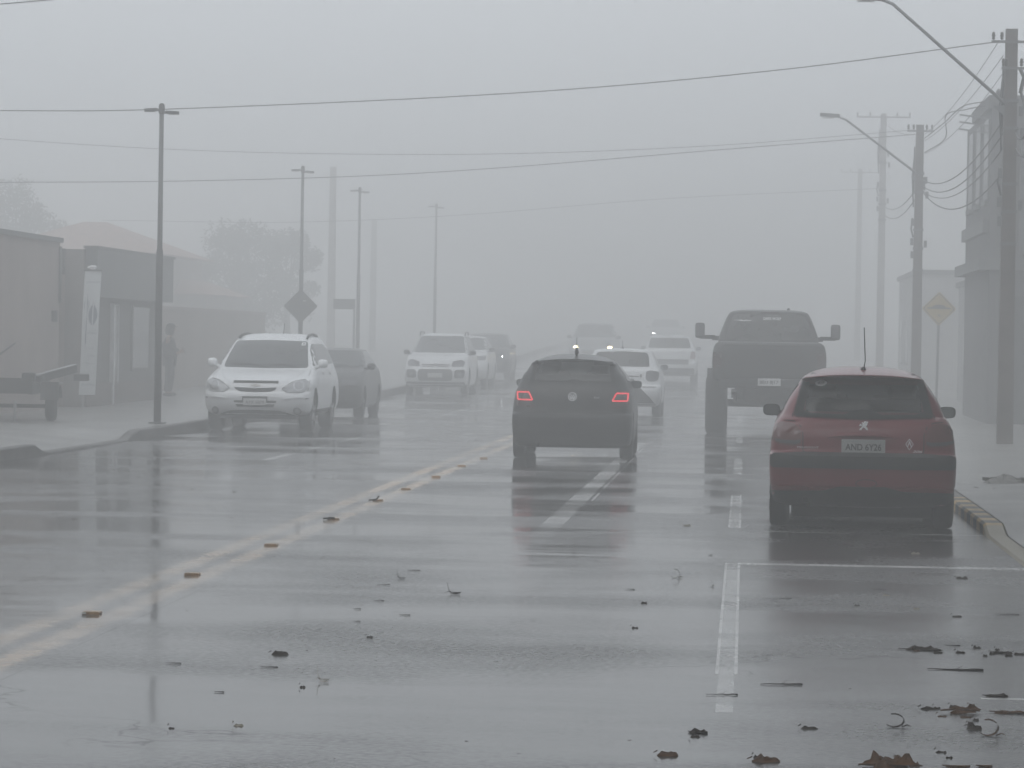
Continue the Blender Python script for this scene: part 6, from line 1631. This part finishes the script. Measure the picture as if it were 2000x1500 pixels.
D = [('curl', 1318, 1129, 19, M_LFG, 'round olive leaf standing up on the lane left of the parking line', 'leaf', 17, None),
 ('curl', 1388, 1146, 9, M_LFG, 'small olive leaf close to the left edge of parking line', 'leaf', 9, None),
 ('bark', 1803, 1270, 80, M_LFD, 'longest dark strip of bark in the empty bay', 'bark', 12, BIG),
 ('twig', 1866, 1309, 108, M_TWG, 'long thin reddish twig below the dark bark strip', 'twig', None, BIG),
 ('twig', 1526, 1338, 82, M_TWG, 'grey twig lying alone right of the parking line', 'twig', None, BIG),
 ('twig', 1410, 1358, 62, M_TWG, 'twig across the lower end of the parking line', 'twig', None, BIG),
 ('bark', 1947, 1361, 46, M_LFD, 'dark bark chip resting beside the short white line at right edge', 'bark', 10, BIG),
 ('leaf', 1816, 1386, 36, M_LFD, 'dark split leaf left of the brown leaf clump', 'leaf', 10, BIG),
 ('clump', 1877, 1393, 72, M_LFB, 'orange brown clump of leaves in the near right corner', 'leaves', 14, BIG),
 ('bark', 1975, 1393, 70, M_LFB, 'reddish brown strip touching the right edge', 'bark', 7, BIG),
 ('curl', 1929, 1438, 42, M_LFB, 'big curled brown leaf ring near the right edge', 'leaf', 32, BIG),
 ('leaf', 1903, 1425, 30, M_LFD, 'dark leaf just left of the curled ring', 'leaf', 20, BIG),
 ('bark', 1366, 1432, 38, M_LFD, 'dark angular chip left of the parking line', 'bark', 16, BIG),
 ('leaf', 1304, 1476, 42, M_LFB, 'brown leaf at the bottom edge left of the parking line', 'leaf', 14, BIG),
 ('leaf', 1496, 1488, 56, M_LFB, 'broad brown leaf at the bottom edge right of parking line', 'leaf', 22, BIG),
 ('curl', 1746, 1421, 40, M_LFD, 'dark crumpled leaf alone above the bottom edge', 'leaf', 26, BIG),
 ('leaf', 1581, 1424, 34, M_LFD, 'faint dark leaf between the twig and the broad brown leaf', 'leaf', 7, BIG),
 ('clump', 1742, 1500, 118, M_LFB, 'biggest brown leaf clump cut off by the bottom edge', 'leaves', 34, BIG),
 ('leaf', 1838, 1470, 22, M_LFD, 'dark leaf upper of two above the bottom edge clump', 'leaf', 6, BIG),
 ('leaf', 1854, 1481, 14, M_LFD, 'smaller dark leaf lower of two right of bottom clump', 'leaf', 6, BIG),
 ('bark', 1872, 1499, 52, M_LFB, 'brown strip on the bottom edge right of the leaf clump', 'bark', 6, BIG),
 ('bark', 1925, 1499, 30, M_LFB, 'shorter brown strip in the bottom right corner', 'bark', 6, BIG),
 ('twig', 1860, 1262, 30, M_TWG, 'kinked twig right of the dark bark strip', 'twig', None, BIG),
 ('leaf', 1908, 1267, 16, M_LFD, 'hooked leaf right of the kinked twig', 'leaf', 10, BIG),
 ('leaf', 1876, 1276, 20, M_LFD, 'pair-like torn leaf below the kinked twig', 'leaf', 7, BIG),
 ('bark', 1958, 1276, 40, M_LFD, 'row of dark scraps toward the right edge of the bay', 'bark', 6, BIG),
 ('leaf', 1991, 1279, 22, M_LFD, 'dark scrap touching the right edge of picture', 'leaf', 6, BIG),
 ('leaf', 1879, 1131, 24, M_LFD, 'dark leaf just below the nearer bay line', 'leaf', 8, None),
 ('leaf', 1788, 1082, 18, M_LFP, 'pale leaf between the two bay lines behind the red car', 'leaf', 7, None),
 ('leaf', 1731, 1164, 15, M_LFP, 'pale torn leaf in the middle of the empty bay', 'leaf', 6, None),
 ('twig', 1716, 1153, 30, M_TWG, 'thin twig above the pale torn leaf', 'twig', None, None),
 ('leaf', 1674, 1184, 11, M_LFD, 'little rounded leaf in the empty bay', 'leaf', 7, None),
 ('twig', 1532, 1170, 28, M_TWG, 'bent twig beside the upper parking line', 'twig', None, None),
 ('leaf', 1869, 1205, 20, M_LFD, 'flat dark leaf right of bay centre', 'leaf', 5, None),
 ('twig', 1968, 1201, 44, M_TWG, 'thin dark twig near the right edge under the bay line', 'twig', None, None),
 ('leaf', 1342, 1027, 15, M_LFP, 'pale leaf on the lane beside the far parking dash', 'leaf', 5, None),
 ('leaf', 1790, 1190, 14, M_LFP, 'pale scrap lower right of the pale torn leaf', 'leaf', 5, None),
 ('leaf', 547, 1279, 34, M_LFD, 'largest dark leaf on the lane, left of centre', 'leaf', 13, MID),
 ('fork', 630, 1332, 26, M_LFP, 'pale forked seed stalk at the lower left of the lane', 'seed stalk', 20, MID),
 ('leaf', 591, 1343, 12, M_LFD, 'tiny dark leaf beside the pale forked stalk', 'leaf', 6, MID),
 ('twig', 339, 1297, 30, M_TWG, 'short twig nearest the double line, lower left', 'twig', None, MID),
 ('twig', 525, 1304, 34, M_TWG, 'straight twig under the largest dark leaf', 'twig', None, MID),
 ('leaf', 722, 1246, 13, M_LFD, 'small upright dark leaf below lane centre', 'leaf', 9, MID),
 ('twig', 749, 1143, 26, M_TWG, 'upper straight twig in lane centre', 'twig', None, MID),
 ('twig', 808, 1115, 24, M_TWG, 'uppermost straight twig in lane centre', 'twig', None, MID),
 ('fork', 886, 1161, 28, M_TWG, 'dark forked twig right of lane centre', 'twig', 12, MID),
 ('fork', 783, 1132, 18, M_TWG, 'small dark forked twig between the straight twigs', 'twig', 8, MID),
 ('twig', 790, 1202, 22, M_TWG, 'short twig with a dark tip below lane centre', 'twig', None, MID),
 ('twig', 740, 1174, 20, M_TWG, 'short twig below the upper straight twig', 'twig', None, MID),
 ('twig', 697, 1215, 14, M_TWG, 'lower of two short twigs left of lane centre', 'twig', None, MID),
 ('twig', 698, 1190, 14, M_TWG, 'upper of two short twigs left of lane centre', 'twig', None, MID),
 ('leaf', 335, 1423, 12, M_LFD, 'grey leaf in the bottom left of the lane', 'leaf', 4, MID),
 ('leaf', 466, 1418, 20, M_LFP, 'pale crumpled leaf in the bottom left of the lane', 'leaf', 9, MID),
 ('twig', 428, 1353, 20, M_TWG, 'short twig left of the pale forked stalk', 'twig', None, MID),
 ('twig', 1231, 1152, 18, M_TWG, 'twig below the reflection of the black hatchback', 'twig', None, MID),
 ('leaf', 1258, 1179, 13, M_LFD, 'dark leaf below the reflection of the black hatchback', 'leaf', 6, MID),
 ('leaf', 1240, 1227, 14, M_LFD, 'dark leaf beside the faint crossing streak', 'leaf', 5, MID),
 ('twig', 1387, 1085, 8, M_TWG, 'little sprig just above the bay line corner', 'twig', 18, MID),
]
for d in D: debris(*d)
# small scraps lying among the larger pieces
for (px, py, w, h, m) in ((1862, 1382, 16, 9, M_LFD), (1898, 1381, 14, 10, M_LFB), (1906, 1408, 12, 8, M_LFD), (1896, 1417, 14, 12, M_LFD), (1840, 1400, 18, 4, M_LFB), (1886, 1402, 22, 5, M_LFB),
                          (1938, 1278, 12, 8, M_LFD), (1970, 1282, 16, 6, M_LFD), (1924, 1282, 10, 6, M_LFD), (1948, 1270, 10, 7, M_LFD), (1832, 1276, 20, 6, M_LFD), (1790, 1272, 14, 5, M_LFB),
                          (1762, 1486, 26, 20, M_LFB), (1722, 1494, 24, 18, M_LFD), (1786, 1497, 22, 14, M_LFB), (1480, 1480, 18, 9, M_LFD), (1358, 1440, 20, 5, M_LFD), (1830, 1384, 14, 6, M_LFD)):
    debris('leaf', px, py, w, m, 'small leaf scrap lying among the larger debris in the near right corner', 'leaf', h, 'leaf scraps among the near right debris', None, 5)
# specks of leaf litter nobody could count
mb = MB(); rs = random.Random(77)
for i in range(110):
    if rs.random() < .62: px, py = rs.uniform(200, 1400), 1050 + 440*rs.random()
    else: px, py = rs.uniform(1400, 1995), 1050 + 440*rs.random()
    p = gp(px, py, 0); L_ = rs.choice((.005, .006, .008, .010, .016))
    if True: leaf_mesh(mb, (p.x, p.y, .0), L_*1.6, L_, rs.uniform(0, 3), .002, .3, .2, rs)
    else: mb.box((p.x, p.y, .005), (L_*rs.uniform(.5, 1.6), L_*.6, .008), Matrix.Rotation(rs.uniform(0, 3), 3, 'Z'))
for i in range(60):
    p = Vector((rs.uniform(2.4, 4.0), rs.uniform(20, 40), .14)); L_ = rs.uniform(.015, .04); leaf_mesh(mb, (p.x, p.y, .14), L_*1.6, L_, rs.uniform(0, 3), .006, .3, .2, rs)
for i in range(70):
    p = Vector((rs.uniform(-9.0, -4.5), rs.uniform(30, 55), 0)); L_ = rs.uniform(.012, .03); leaf_mesh(mb, (p.x, p.y, 0), L_*1.6, L_, rs.uniform(0, 3), .006, .3, .2, rs)
tag(mb.build('leaf_litter', M_LFD), 'tiny dark specks of leaf litter strewn over the wet road', 'leaf litter', kind='stuff')
